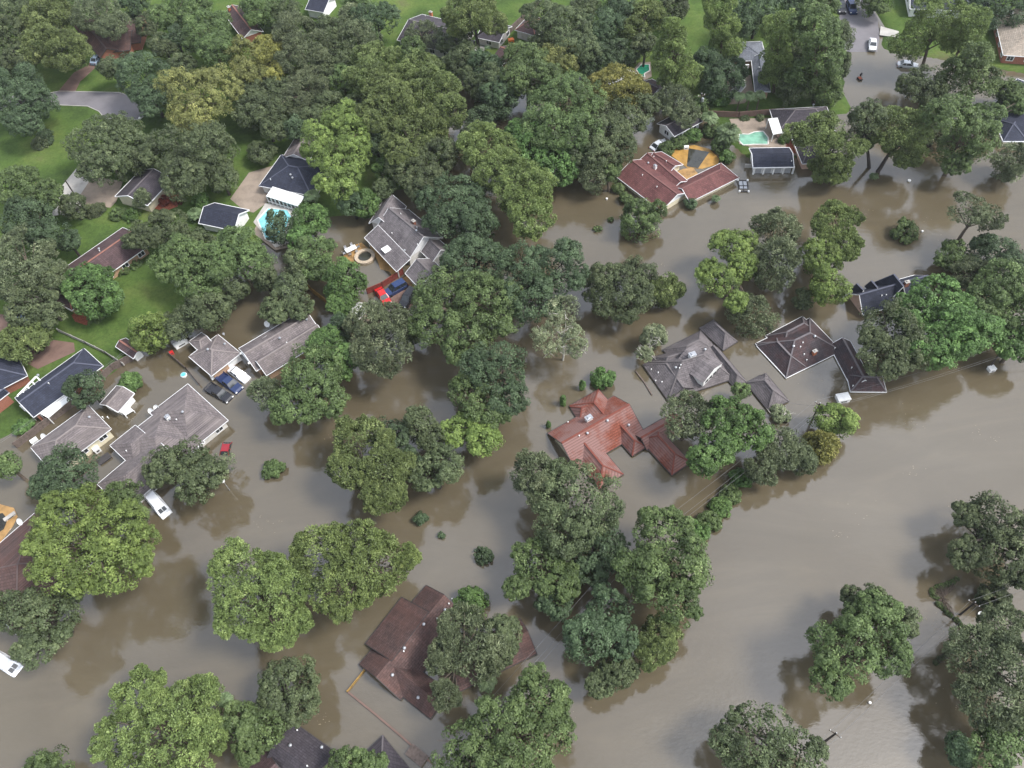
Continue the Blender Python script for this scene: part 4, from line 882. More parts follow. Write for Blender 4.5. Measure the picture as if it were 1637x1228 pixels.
# floating trampoline and round tub
def trampoline(label, px, r, mat, z=.1):
    p = P(*px, z); root = empty('paddling_pool', (p.x, p.y, z)); tag(root, label, 'paddling pool'); q = MB(); q.lathe((0, 0, 0), [(r, -.1), (r * 1.04, .15), (r * .93, .25)], 20); q.build('rim', M['white'], root, True); q = MB(); q.lathe((0, 0, 0), [(r * .85, .2), (r * .85, .27)], 20); q.build('water', mat, root)
trampoline('small round teal tub floating in the yard below the lime tree', (294, 600), .55, M['teal'])
# outdoor dining set
c = P(562, 402, 0); root = empty('dining_table', (c.x, c.y, 0), .5); tag(root, 'pale patio table on the flooded tan paving by the round hot tub', 'table')
q = MB(); q.box((0, 0, .75), (2.3, 1.2, .07)); q.build('tabletop', M['white'], root)
for sx in (-1, 1):
    for sy in (-1, 1):
        q = MB(); q.bar((sx * 1.0, sy * .5, 0), (sx * 1.0, sy * .5, .72), .07, .07); q.build('leg', M['metal'], root)
chs = []
for k, (x, y, rz, lab) in enumerate([(-.7, 1.0, 0, 'chair on the far side of the patio table, left'), (.7, 1.0, 0, 'chair on the far side of the patio table, right'), (-.7, -1.0, math.pi, 'chair on the near side of the patio table, left'), (.7, -1.0, math.pi, 'chair on the near side of the patio table, right'), (1.6, 0, -1.57, 'chair at the right end of the patio table'), (-1.6, 0, 1.57, 'chair at the left end of the patio table')]):
    ca, sa = math.cos(.5), math.sin(.5); r2_ = empty('patio_chair', (c.x + x * ca - y * sa, c.y + x * sa + y * ca, 0), .5 + rz); tag(r2_, 'metal ' + lab, 'chair', 'chairs around the patio table')
    q = MB(); q.box((0, 0, .45), (.5, .5, .06)); q.build('seat', M['metal'], r2_); q = MB(); q.box((0, .25, .75), (.5, .05, .55)); q.build('backrest', M['metal'], r2_)
    for sx in (-1, 1):
        for sy in (-1, 1):
            q = MB(); q.bar((sx * .22, sy * .22, 0), (sx * .22, sy * .22, .43), .05, .05); q.build('leg', M['metal'], r2_)
# floating rubbish
random.seed(5)
def bucket(px, mat, lab, r=.16):
    p = P(*px, 0); root = tag(empty('bucket', (p.x, p.y, 0), random.random() * 3), lab, 'bucket', 'floating rubbish'); q = MB(); q.lathe((0, 0, -.1), [(r * .8, 0), (r, .38)], 10); q.build('bucket_body', mat, root, True)
    q = MB(); q.lathe((0, 0, .27), [(r * 1.08, 0), (r * 1.1, .05)], 10); q.build('rim', mat, root)
bucket((1568, 984), M['white'], 'white bucket floating below the pole in the lower right', .45)
bucket((1474, 371), M['white'], 'white bucket floating right of the lone round bush', .18)
bucket((1453, 290), M['white'], 'white bottle like bucket floating in the upper right flood', .3)
bucket((1390, 1124), M['white'], 'white bucket floating on the cable line in the lower right', .16)
bucket((970, 319), M['white'], 'white bucket floating left of the round bush below the maroon roof', .2)
p = P(1376, 121, 0); root = tag(empty('paddler', (p.x, p.y, -.9)), 'dark clothed person wading in the flooded street', 'person'); root.name = 'person'
pt = P(1374, 127, 0); rt = tag(empty('floating_tub', (pt.x, pt.y, 0), .2), 'dark tub floating in front of the wading person on the flooded street', 'tub')
q = MB(); q.box((0, 0, .12), (.75, 1.1, .5), taper=1.08); q.build('tub_body', M['dark'], rt); q = MB(); q.box((0, 0, .38), (.7, 1.05, .04)); q.build('lid', M['mulch'], rt)
def skin_person(root):
    import bmesh
    J = dict(pel=(0, 0, .95, .15, .11), ab=(0, 0, 1.12, .15, .11), ch=(0, 0, 1.36, .18, .12), nk=(0, -.01, 1.50, .06, .06), hd=(0, -.02, 1.60, .085, .10), ht=(0, -.02, 1.74, .07, .08),
             ls=(-.20, 0, 1.42, .06, .06), le=(-.30, .02, 1.14, .045, .045), lh=(-.26, -.16, .95, .035, .035), rs=(.20, 0, 1.42, .06, .06), re=(.32, .03, 1.15, .045, .045), rh=(.30, -.14, .94, .035, .035),
             lk=(-.11, -.06, .5, .065, .065), la=(-.12, .06, .08, .045, .045), lf=(-.12, -.12, .03, .04, .03), rk=(.11, .03, .5, .065, .065), ra=(.12, .14, .1, .045, .045), rf=(.12, -.02, .03, .04, .03))
    E = [('pel', 'ab'), ('ab', 'ch'), ('ch', 'nk'), ('nk', 'hd'), ('hd', 'ht'), ('ch', 'ls'), ('ls', 'le'), ('le', 'lh'), ('ch', 'rs'), ('rs', 're'), ('re', 'rh'), ('pel', 'lk'), ('lk', 'la'), ('la', 'lf'), ('pel', 'rk'), ('rk', 'ra'), ('ra', 'rf')]
    for sd_, h_ in ((-1, 'lh'), (1, 'rh')):
        x, y, z, _, _ = J[h_]
        for i in range(5): nm = h_ + str(i); J[nm] = (x + (i - 2) * .022, y - .06 + (0 if i else .02), z - .07 + .008 * abs(i - 2), .010, .010); E.append((h_, nm))
    ks = list(J); me = bpy.data.meshes.new('body'); me.from_pydata([J[k][:3] for k in ks], [(ks.index(a), ks.index(b)) for a, b in E], []); ob = bpy.data.objects.new('body', me); C.objects.link(ob); ob.parent = root
    md = ob.modifiers.new('skin', 'SKIN')
    for i, k in enumerate(ks): me.skin_vertices[0].data[i].radius = J[k][3:5]
    me.skin_vertices[0].data[0].use_root = True; s_ = ob.modifiers.new('sub', 'SUBSURF'); s_.levels = 1; s_.render_levels = 1; me.materials.append(M['dark'])
    return ob
try: skin_person(root)
except Exception as e: print('skin', e)
# ------------------------------------------------------------------ trees
rng = np.random.default_rng(11)
def quads_mesh(name, ctr, nrm, size, asp, tint, mat, tang=None):
    n = len(ctr)
    if tang is None:
        tang = np.cross(nrm, rng.normal(size=(n, 3)))
    else:
        tang = tang - nrm * (tang * nrm).sum(1, keepdims=True)
    tang /= np.linalg.norm(tang, axis=1, keepdims=True) + 1e-9
    bt = np.cross(nrm, tang); a = tang * (size)[:, None] * .5; b_ = bt * (size * asp)[:, None] * .5
    # pointed leaf-cluster shape: a kite
    v = np.stack([ctr - a, ctr - b_ + a * .15, ctr + a, ctr + b_ + a * .15], 1).reshape(-1, 3).astype(np.float32)
    me = bpy.data.meshes.new(name); me.vertices.add(4 * n); me.vertices.foreach_set('co', v.ravel())
    me.loops.add(4 * n); me.loops.foreach_set('vertex_index', np.arange(4 * n, dtype=np.int32)); me.polygons.add(n)
    me.polygons.foreach_set('loop_start', np.arange(0, 4 * n, 4, dtype=np.int32)); 
    at = me.attributes.new('tint', 'FLOAT', 'FACE'); at.data.foreach_set('value', tint.astype(np.float32))
    me.materials.append(mat); me.update(calc_edges=True)
    return me
KIND = {  # leaf size, puff radius, leaves per puff, tip aspect, style
 'O': dict(leaf=.33, pr=.95, m=70, asp=.6), 'G': dict(leaf=.34, pr=1.0, m=70, asp=.6), 'B': dict(leaf=.38, pr=.9, m=64, asp=.65), 'P': dict(leaf=.34, pr=1.05, m=88, asp=.42, rad=1),
 'F': dict(leaf=.32, pr=.85, m=80, asp=.42, rad=1), 'L': dict(leaf=.34, pr=.9, m=66, asp=.55), 'Y': dict(leaf=.34, pr=1.0, m=66, asp=.55), 'W': dict(leaf=.40, pr=.95, m=62, asp=.32, rad=1), 'T': dict(leaf=.33, pr=1.05, m=72, asp=.6),
 'D': dict(leaf=.36, pr=.75, m=40, asp=.45), 'U': dict(leaf=.5, pr=.8, m=50, asp=.3, rad=1), 'C': dict(leaf=.4, pr=.8, m=50, asp=.5)}
def rnd_dirs(n):
    d = rng.normal(size=(n, 3)); return d / np.linalg.norm(d, axis=1, keepdims=True)
GRP = ['']
def make_crown(kind, lobes, origin, dens=1.0):
    k = KIND[kind]; Cs, Ns, Ss, Ts, Tg = [], [], [], [], []
    L = []
    for c, r_ in lobes:
        c = np.array(c) - origin; r_ = np.array(r_)
        if r_[0] > 1.7:
            r_ = r_ * (1.0 if 'flood' in GRP[0] else 1.05); L.append((c, r_ * (.86 if kind in 'PLF' else .93)))
            for _ in range(int(rng.integers(5, 9) + (2 if kind in 'PLF' else 0))):
                dd_ = rnd_dirs(1)[0]; dd_[2] = dd_[2] * .7 + .12; f_ = rng.uniform(.26, .46); L.append((c + dd_ * r_ * rng.uniform(.66, .86), r_ * np.array([f_, f_, min(f_ * 1.1, .5)])))
        else: L.append((c, r_))
    for li, (c, r_) in enumerate(L):
        a, b_, cz = r_; S = 4 * math.pi * (((a * b_) ** 1.6 + (a * cz) ** 1.6 + (b_ * cz) ** 1.6) / 3) ** (1 / 1.6)
        pr0 = min(k['pr'], .38 * min(a, cz)); n = int(.42 * dens * S / pr0 ** 2) + 5
        d = rnd_dirs(n); keep = (d[:, 2] > -.25) | (rng.random(n) < .45); d = d[keep]; n = len(d)
        ph = rng.random(6) * 6.28; nz_ = (np.sin(d[:, 0] * 3.1 + ph[0]) + np.sin(d[:, 1] * 3.7 + ph[1]) + np.sin(d[:, 2] * 4.3 + ph[2]) + np.sin((d[:, 0] + d[:, 1]) * 5.9 + ph[3])) / 4
        rr = (1 - pr0 * .55 / max(a, 1)) * (1 + .22 * nz_) * rng.uniform(.74, 1.08, n)
        pc = c + d * r_ * rr[:, None]
        ok = np.ones(n, bool)
        for lj, (c2, r2) in enumerate(L):
            if lj != li: ok &= (((pc - c2) / (r2 * .8)) ** 2).sum(1) > 1
        pc = pc[ok]; d = d[ok]; n = len(pc)
        if n == 0: continue
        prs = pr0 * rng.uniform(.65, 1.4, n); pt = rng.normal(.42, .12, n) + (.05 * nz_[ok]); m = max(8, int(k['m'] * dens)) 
        dd = rnd_dirs(n * m).reshape(n, m, 3) + d[:, None, :] * .75 + np.array([0, 0, .25]); dd /= np.linalg.norm(dd, axis=2, keepdims=True)
        pos = pc[:, None, :] + dd * (prs[:, None] * rng.uniform(.68, 1.06, (n, m)))[..., None] * np.array([1, 1, .85])
        nn = dd * .9 + rnd_dirs(n * m).reshape(n, m, 3) * .6 + np.array([0, 0, .25])
        if k.get('rad'): tg = dd + rnd_dirs(n * m).reshape(n, m, 3) * .5; nn = rnd_dirs(n * m).reshape(n, m, 3) + np.array([0, 0, .5])
        else: tg = rnd_dirs(n * m).reshape(n, m, 3)
        nn /= np.linalg.norm(nn, axis=2, keepdims=True)
        Cs.append(pos.reshape(-1, 3)); Ns.append(nn.reshape(-1, 3)); Tg.append(tg.reshape(-1, 3))
        sz = k['leaf'] * min(1, .45 + pr0 / 1.6); Ss.append(rng.uniform(.65, 1.35, n * m) * sz * (1.25 if k.get('rad') else 1))
        Ts.append((pt[:, None] + rng.normal(0, .10, (n, m))).reshape(-1))
        # inner leaves
        ni = int(n * m * .09); di = rnd_dirs(ni) * (rng.uniform(.3, .82, ni))[:, None] * r_ + c
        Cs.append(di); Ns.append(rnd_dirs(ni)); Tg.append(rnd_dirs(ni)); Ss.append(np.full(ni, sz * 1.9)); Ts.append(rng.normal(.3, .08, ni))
    asp = k['asp']
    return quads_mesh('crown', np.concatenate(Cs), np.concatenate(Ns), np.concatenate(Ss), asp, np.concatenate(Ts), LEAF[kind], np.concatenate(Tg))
def make_trunk(base, lobes, r0, mat, extra=0, tips=None):
    q = MB(); cx = np.mean([c for c, _ in lobes], axis=0); top = Vector((*cx,)); b0 = Vector((base[0], base[1], base[2]))
    mid = b0.lerp(Vector((cx[0], cx[1], cx[2])), .55) + Vector((rng.normal(0, .2), rng.normal(0, .2), 0))
    end = Vector((cx[0], cx[1], cx[2] + .1))
    q.tube([b0, b0.lerp(mid, .5) + Vector((.1, .05, 0)), mid, end], [r0 * 1.25, r0, r0 * .8, r0 * .45], 9, cap=False)
    for c, r_ in lobes:
        nb = 5 + extra
        for j in range(nb):
            d = rnd_dirs(1)[0]; d[2] = abs(d[2]) * .8 - .1; t_ = Vector(c) + Vector(d * r_ * (.95 if extra or j % 2 else .78)); s_ = b0.lerp(end, rng.uniform(.6, 1))
            mm = s_.lerp(t_, .5) + Vector((rng.normal(0, .3), rng.normal(0, .3), .35))
            q.tube([s_, mm, t_], [r0 * .42, r0 * .26, .03], 5, cap=False)
            if extra:
                for z in range(3):
                    d2 = rnd_dirs(1)[0] * 1.1; q.tube([mm.lerp(t_, .3 + .3 * z), mm.lerp(t_, .3 + .3 * z) + Vector(d2)], [.07, .02], 4, cap=False)
    return q.build('trunk', mat, None, True)
NAMES = {'F': 'pine_tree', 'O': 'oak_tree', 'G': 'broadleaf_tree', 'B': 'broadleaf_tree', 'P': 'pine_tree', 'L': 'broadleaf_tree', 'Y': 'broadleaf_tree', 'W': 'willow_tree', 'T': 'oak_tree', 'D': 'bare_tree', 'U': 'broadleaf_tree', 'C': 'shrub'}
TREES = []
def tree(kind, zc, label, lobes, base=None, grp='trees standing in the flood', name=None, dens=1.0, bush=False):
    LW = []
    for l in lobes:
        px, py, rx, ry = l[:4]
        if base is not None:
            bb = P(base[0], base[1], 0); best = None
            for zz in np.arange(1.5, 22, .25):
                p = P(px, py, zz); dd_ = abs((p - Vector((p.x, bb.y, p.z))).length) ; dd_ = abs(p.y - bb.y)
                if best is None or dd_ < best[0]: best = (dd_, zz)
            z = best[1]
        else: z = zc
        p = P(px, py, z); s_ = scale_at(p); ray = Vector((p.x, p.y, p.z - CAM_H)).normalized(); cphi = -ray.z; sphi = math.sqrt(1 - cphi ** 2)
        if base is not None: rx *= 1.14; ry *= 1.08
        a = rx / s_; cc = math.sqrt(max((ry / s_) ** 2 - (a * cphi) ** 2, 0)) / max(sphi, .2); cc = min(max(cc, .6 * a), (4 if 'conifer' in label else 1.5) * a)
        if bush: z = cc * .55; p = P(px, py, z)
        elif base is None:
            zz = max(z, cc * .85); p = P(px, py, zz)
        LW.append(((p.x, p.y, p.z), (a, a, cc)))
    if base is not None: bx, by = P(*base, 0).x, P(*base, 0).y
    else: bx, by = np.mean([c[0] for c, _ in LW]), np.mean([c[1] for c, _ in LW])
    root = empty(name or ('shrub' if bush else NAMES[kind]), (bx, by, 0))
    tag(root, label, 'bush' if bush else 'tree', grp)
    GRP[0] = 'flood' if py > 330 else ''
    org = np.array([bx, by, 0.0]); me = make_crown(kind, LW, org, dens); cr = bpy.data.objects.new('crown', me); C.objects.link(cr); cr.parent = root
    lw2 = [(np.array(c) - org, np.array(r_)) for c, r_ in LW]
    r0 = (.10 if bush else .22) + .035 * max(r_[0] for _, r_ in LW) * (0.5 if bush else 1)
    if kind == 'D': tr = make_trunk((0, 0, -1.8), lw2, r0 * .55, PALEBARK, 2)
    else: tr = make_trunk((0, 0, -1.8), lw2, r0, DARKBARK if kind in 'OTP' else BARK)
    tr.parent = root
    return root
def palm(label, px, zc, r, trunk_h=None, grp='palms', nf=16, mat='M'):
    p = P(*px, zc); root = empty('palm_tree', (p.x, p.y, 0)); tag(root, label, 'palm tree', grp); s_ = scale_at(p); R_ = r / s_
    q = MB(); q.tube([(0, 0, -1.8), (.08, .05, zc * .5), (0, 0, zc)], [.2, .15, .13], 8); q.build('trunk', BARK, root, True)
    Cs, Ns, Ss, Ts, Tg = [], [], [], [], []
    for f in range(nf * 2):
        az = 2 * math.pi * f / nf + rng.normal(0, .1); el = rng.uniform(.1, 1.0) if f % 2 else rng.uniform(-.1, .5); n = 26
        t_ = np.linspace(.06, 1, n); L_ = R_ * rng.uniform(.85, 1.1); hx = L_ * t_ * math.cos(el) + .0; hz = L_ * (t_ * math.sin(el) - .55 * t_ ** 2)
        sp = np.stack([hx * math.cos(az), hx * math.sin(az), zc + hz], 1)
        side = np.array([-math.sin(az), math.cos(az), 0]); out = np.array([math.cos(az), math.sin(az), -.3])
        for sg in (-1, 1):
            dr = side * sg + out * .6 + np.array([0, 0, -.25]); dr /= np.linalg.norm(dr); ln = R_ * .34 * np.sin(np.pi * (t_ * .85 + .12)) + .08
            Cs.append(sp + dr * (ln / 2)[:, None]); Tg.append(np.repeat(dr[None], n, 0)); nn = np.cross(dr, out) + rng.normal(0, .15, (n, 3)); nn /= np.linalg.norm(nn, axis=1, keepdims=True); Ns.append(nn); Ss.append(ln); Ts.append(rng.normal(.5, .12, n))
    me = quads_mesh('fronds', np.concatenate(Cs), np.concatenate(Ns), np.concatenate(Ss), .28, np.concatenate(Ts), LEAF[mat], np.concatenate(Tg)); o = bpy.data.objects.new('fronds', me); C.objects.link(o); o.parent = root
YD = 'trees around the dry yards'; BS = 'bushes'
T_ = tree
# bottom edge
T_('F', 7, 'broad bright pine with rounded puffs at the bottom edge, left of the dark plum roof', [(222, 1112, 46, 36), (295, 1140, 60, 45), (205, 1180, 48, 36), (270, 1205, 85, 42), (335, 1180, 30, 34)])
T_('G', 6, 'olive tree overhanging the low dark red roof at the bottom edge', [(385, 1162, 36, 40), (426, 1166, 30, 38), (396, 1200, 26, 20)])
T_('O', 6, 'loose rounded oak just above the dark plum roof at bottom left', [(462, 1090, 48, 42), (480, 1125, 34, 28), (440, 1125, 32, 30)])
T_('G', 4, 'tree tops just peeping over the bottom edge at far left', [(70, 1252, 48, 32)])
T_('G', 5, 'small green tree over the black hipped roof tip at the bottom edge', [(550, 1226, 30, 20), (596, 1222, 22, 16)])
T_('G', 8, 'big dense green tree at the bottom edge in the middle, right of the cables', [(862, 1125, 50, 42), (800, 1160, 46, 46), (748, 1205, 58, 42), (880, 1175, 40, 34), (830, 1205, 60, 40)])
T_('O', 6, 'dark rounded oak at the bottom edge beside the lowest power pole', [(1215, 1190, 68, 48), (1270, 1212, 50, 40)])
T_('G', 8, 'large isolated leafy tree in the lower right with its reflection at lower left', [(1352, 1040, 50, 52), (1398, 1000, 50, 42), (1420, 1050, 36, 30), (1330, 1085, 32, 28), (1315, 1020, 26, 26)])
T_('O', 5, 'darker twiggy tree behind the large isolated tree in the lower right', [(1385, 968, 36, 22), (1438, 995, 28, 34)])
T_('O', 6, 'dark grey green tree at the right edge above the broken hedge', [(1592, 832, 46, 44), (1545, 885, 30, 22), (1605, 895, 48, 44), (1630, 850, 35, 50), (1545, 825, 22, 18)])
T_('O', 2, 'low dark shrub by the pole top in the lower right', [(1584, 953, 22, 24)], bush=True, grp=BS)
T_('W', 7, 'tall pale grey green tree at the right edge below the pole', [(1600, 1005, 38, 34), (1560, 1045, 44, 44), (1620, 1075, 48, 55), (1590, 1125, 52, 40)])
T_('G', 6, 'bright green tree in the very bottom right corner', [(1590, 1200, 46, 36), (1625, 1170, 34, 34)])
T_('T', 4, 'small dark tree between the corner tree and the reflections at bottom right', [(1536, 1198, 25, 26)])
# lower centre
T_('G', 8, 'tall olive tree right of the cables in the lower middle', [(1062, 858, 50, 40), (1030, 920, 44, 45), (1092, 908, 42, 48), (1082, 960, 40, 30)])
T_('T', 6, 'dense dark tree straddling the cables below the olive tree', [(972, 975, 38, 34), (935, 1022, 36, 42), (985, 1020, 36, 34)])
T_('P', 5, 'paler olive tree at the outer side of the dark cable tree', [(1055, 1015, 38, 36), (1040, 1045, 28, 22)])
T_('O', 4, 'darkest small tree at the bottom of the cable clump', [(985, 1068, 34, 32), (960, 1092, 26, 24)])
T_('G', 6, 'bright loose tree left of the cables with an orange crate below', [(862, 900, 44, 32), (892, 930, 34, 26), (826, 940, 22, 18)])
T_('T', 4, 'small dark tree tucked beneath the loose bright tree left of the cables', [(888, 962, 32, 28)])
T_('W', 8, 'pale olive grey treetop below the left end of the red tiled roof', [(858, 760, 38, 38), (880, 795, 30, 28)])
T_('O', 8, 'massive grey olive oak below the red tiled roof', [(925, 800, 74, 54), (905, 850, 50, 36)])
T_('T', 5, 'dark lower tree under the massive grey olive oak', [(955, 870, 48, 46), (945, 905, 36, 26)])
T_('P', 8, 'wide rounded pine alone in the left middle flood', [(578, 715, 52, 44), (560, 755, 36, 32), (622, 752, 42, 40), (615, 790, 34, 22)])
T_('T', 6, 'dark tree clinging to the right side of the wide rounded pine', [(625, 695, 30, 28), (650, 740, 26, 26)])
T_('O', 6, 'olive tree with an upright top between the pine and the pale lobed tree', [(672, 680, 28, 32), (692, 700, 24, 22)])
T_('O', 6, 'dark round tree with a pale broken limb, right of the wide pine', [(708, 745, 36, 34), (680, 760, 28, 26)])
T_('L', 6, 'pale yellow green lobed tree reaching right over the middle water', [(735, 688, 30, 20), (775, 705, 28, 28), (760, 680, 28, 18)])
T_('T', 8, 'dark rounded tree in mid picture above the pale lobed tree', [(790, 592, 56, 42), (812, 635, 34, 28)])
T_('G', 7, 'lighter green shoulder tree on the lower left of the dark mid tree', [(750, 625, 34, 30), (775, 655, 38, 24)])
T_('G', 2, 'spiky bright shrub alone in the left middle water', [(437, 750, 17, 14)], bush=True, grp=BS)
T_('T', 1, 'small dark shrub drowning below the wide pine', [(673, 829, 10, 10)], bush=True, grp=BS)
T_('T', 1, 'sparse round shrub drowning in the centre water', [(773, 889, 15, 14)], bush=True, grp=BS, dens=.85)
T_('T', 1, 'tuft of leaves barely above water between two drowning shrubs', [(705, 856, 7, 5)], bush=True, grp=BS, dens=.5)
T_('B', 3, 'spiky dark green bush at the upper corner of the rust brown roof', [(755, 967, 27, 27)], bush=True, grp=BS)
T_('W', 6, 'grey green tree with bare white twigs growing over the rust brown roof', [(738, 1005, 42, 30), (762, 1040, 48, 36), (710, 1050, 30, 24), (712, 1112, 27, 26)])
T_('O', 5, 'dark oak between the twiggy grey tree and the roof wing by the cables', [(803, 1015, 34, 32), (790, 1050, 28, 22)])
palm('drooping green palm under the twiggy tree beside the rust brown roof', (778, 1088), 2.5, 18)
palm('pale fan palm top between the bright pine and the olive tree at bottom left', (358, 1118), 4.5, 13)
T_('F', 9, 'large bright pine crown at lower left, the left one of a pair', [(388, 925, 55, 42), (440, 945, 58, 45), (395, 975, 50, 35), (450, 995, 40, 26)])
T_('F', 9, 'large bright pine crown at lower left, the right one reaching to the rust brown roof', [(515, 892, 55, 38), (590, 905, 66, 52), (640, 895, 32, 28), (545, 938, 55, 22)])
T_('L', 10, 'huge bright yellow green tree in front of the reddish roof at lower left', [(112, 828, 58, 44), (182, 856, 60, 46), (125, 890, 66, 48), (195, 905, 52, 34), (80, 870, 38, 34)])
T_('G', 6, 'darker green tree hugging the top of the huge bright tree beside the van', [(196, 794, 32, 22), (222, 822, 14, 18)])
T_('T', 6, 'mid green feathery tree covering the lower end of the mauve roofs', [(110, 762, 54, 34)])
T_('O', 7, 'olive yellow oak at the left edge below the reddish roof', [(35, 975, 44, 36), (82, 995, 44, 40), (62, 1035, 36, 28), (112, 950, 22, 16)])
T_('O', 6, 'knobbly olive oak in front of the mauve roof, left of the garden lamp', [(262, 745, 34, 24), (305, 730, 34, 26), (312, 774, 38, 32), (335, 760, 28, 28)])
T_('W', 3, 'sparse grey branches at the right side of the knobbly oak', [(350, 745, 22, 24)], dens=.35)
T_('G', 5, 'thin tree cut by the left edge beside the cream walled house', [(12, 745, 22, 22)])
T_('B', 2, 'low bush on the grass at the left edge below the navy roof', [(38, 682, 16, 12)], bush=True, grp=BS)
T_('T', 5, 'round dark tree between the navy roof and the small grey shed', [(140, 620, 31, 28)])
T_('B', 3, 'bright round bush above the small grey shed', [(207, 613, 20, 18)], bush=True, grp=BS)
T_('G', 7, 'broad green tree in the water right of the parked pickups', [(500, 598, 56, 44), (470, 645, 42, 30), (520, 640, 38, 34)])
T_('W', 5, 'small grey tree at the left foot of the broad tree by the pickups', [(423, 628, 27, 28)])
T_('B', 6, 'brighter green treetop against the taupe roof end', [(520, 552, 32, 24), (548, 580, 26, 30)])
T_('W', 8, 'large grey mauve oak below the red sports car', [(605, 520, 52, 40), (612, 555, 52, 34)])
T_('O', 5, 'dark narrow tree between the grey mauve oak and the willow like tree', [(652, 528, 20, 44)])
T_('G', 8, 'very large bright willow like tree right of the black wagon', [(712, 465, 50, 42), (775, 490, 62, 55), (700, 520, 44, 40), (740, 545, 44, 28), (690, 490, 34, 40)])
T_('T', 8, 'big dark teal tree mass right of the willow like tree', [(835, 430, 50, 42), (895, 430, 48, 44), (850, 480, 44, 40)])
T_('T', 7, 'dark tree behind the white gable of the steep grey house', [(745, 415, 44, 30), (785, 420, 36, 30)])
T_('T', 7, 'dark compact oak beside the steep grey house roof', [(728, 325, 52, 44), (765, 355, 34, 36), (710, 355, 32, 30)])
T_('F', 9, 'tall light green pine in upper middle above the open water', [(778, 238, 44, 38), (838, 300, 50, 46), (852, 350, 38, 34), (795, 275, 36, 34)])
T_('G', 4, 'perfectly round dense bush below the corner of the maroon roof', [(1022, 355, 36, 38)], bush=True, grp=BS)
T_('O', 5, 'dome shaped olive tree in the open water right of the dark mass', [(990, 468, 54, 46), (1020, 440, 34, 26)])
T_('P', 3, 'paler round tree touching the dome shaped olive tree', [(1062, 464, 25, 30)])
T_('D', 8, 'pale thinning tree with bare grey limbs in mid picture', [(898, 500, 30, 30), (880, 545, 30, 28), (918, 550, 24, 32)], dens=.7)
T_('B', 2, 'little green bush at the top of the red tiled roof', [(963, 606, 18, 18)], bush=True, grp=BS)
T_('D', 3, 'ghostly grey shrub at the left corner of the big grey roof', [(1046, 538, 20, 24), (1030, 566, 14, 12)], dens=1.2)
T_('B', 1, 'slim green conifer tip nearest the red roof ridge', [(931, 617, 4, 10)], bush=True, grp='slim conifer tips')
T_('B', 1, 'slim green conifer tip left of the red roof', [(900, 642, 4, 14)], bush=True, grp='slim conifer tips')
T_('B', 1, 'tiny conifer tip at the far left corner of the red roof', [(877, 680, 3, 6)], bush=True, grp='slim conifer tips')
T_('L', 7, 'lime green open pine left of the grey olive tree, upper right water', [(1168, 395, 34, 30), (1150, 447, 36, 20), (1185, 430, 22, 32), (1178, 480, 18, 20)])
T_('W', 7, 'tall grey olive tree between the two lime green pines', [(1242, 372, 36, 36), (1238, 425, 38, 46)])
T_('F', 8, 'light green pine highest of the cluster in the upper right water', [(1335, 358, 40, 30), (1350, 395, 28, 22)])
T_('L', 6, 'lime green pine with deep lobes below the light pine in the upper right water', [(1312, 412, 40, 34), (1322, 458, 32, 34)])
T_('O', 3, 'small dark bush between the grey olive tree and the lime pine', [(1286, 478, 17, 18)])
T_('W', 3, 'silvery round willow bush above the big grey roof', [(1205, 508, 36, 37)], bush=True, grp=BS)
T_('G', 2, 'lone round bush in the open water of the upper right', [(1447, 370, 21, 19)], bush=True, grp=BS)
T_('W', 5, 'leaning flat topped tree with a bare curved trunk in the upper right water', [(1548, 335, 26, 18), (1578, 348, 24, 18)], base=(1523, 396), dens=.6)
T_('G', 3, 'bush at the upper left end of the right hand thicket', [(1527, 414, 30, 22)])
T_('W', 4, 'pale twiggy tree inside the right hand thicket', [(1550, 440, 30, 24)])
T_('T', 4, 'dark far trees along the back of the right hand thicket', [(1592, 412, 45, 16)])
T_('G', 7, 'large green tree at the right edge above the river bank', [(1605, 455, 46, 44), (1572, 490, 40, 36), (1625, 505, 34, 40)])
T_('B', 5, 'bright lower tree at the right edge touching the river bank', [(1622, 550, 34, 26)])
T_('O', 8, 'huge grey green leafy tree covering the end of the dark brown roof', [(1425, 528, 52, 46), (1412, 572, 40, 34), (1452, 560, 34, 34)])
T_('B', 8, 'huge bright leafy tree in front of the navy peaked roof', [(1500, 480, 48, 28), (1538, 528, 50, 48), (1492, 555, 44, 40), (1462, 500, 36, 28)])
T_('W', 7, 'grey rounded treetop between the red tiled roof and the grey roof', [(1098, 666, 42, 38)])
T_('B', 8, 'bright broccoli like tree next to the right end of the red tiled roof', [(1165, 675, 46, 38), (1195, 690, 36, 38), (1125, 738, 28, 28), (1150, 710, 36, 26)])
T_('G', 3, 'small tree poking between the grey roof and its lower hip', [(1185, 625, 15, 14)])
T_('W', 4, 'silver leaved tree along the cables below the bright broccoli tree', [(1250, 716, 40, 26), (1218, 750, 27, 26)])
T_('U', 3, 'yellow orange bush with rusty skirt at the river edge', [(1312, 718, 26, 34)], bush=True, grp=BS)
T_('L', 4, 'bright round tree beside the transformer pole', [(1326, 670, 28, 26), (1350, 678, 22, 28)])
T_('D', 2, 'bare grey shrub at the lower hip of the grey roof', [(1246, 662, 17, 12)], bush=True, grp=BS)
for k, (x, y, a, b_, l_) in enumerate([(1186, 764, 19, 17, 'topmost clump of the straggling hedge along the river'), (1168, 792, 18, 16, 'second clump from the top of the straggling hedge along the river'), (1152, 812, 18, 15, 'middle clump of the straggling hedge along the river'),
                                       (1135, 832, 19, 15, 'wide clump low in the straggling hedge along the river'), (1117, 848, 18, 14, 'lowest clump of the straggling hedge beside the olive tree')]):
    T_('G' if k % 2 else 'B', 2, l_, [(x, y, a, b_)], bush=True, grp='hedge clumps along the river')
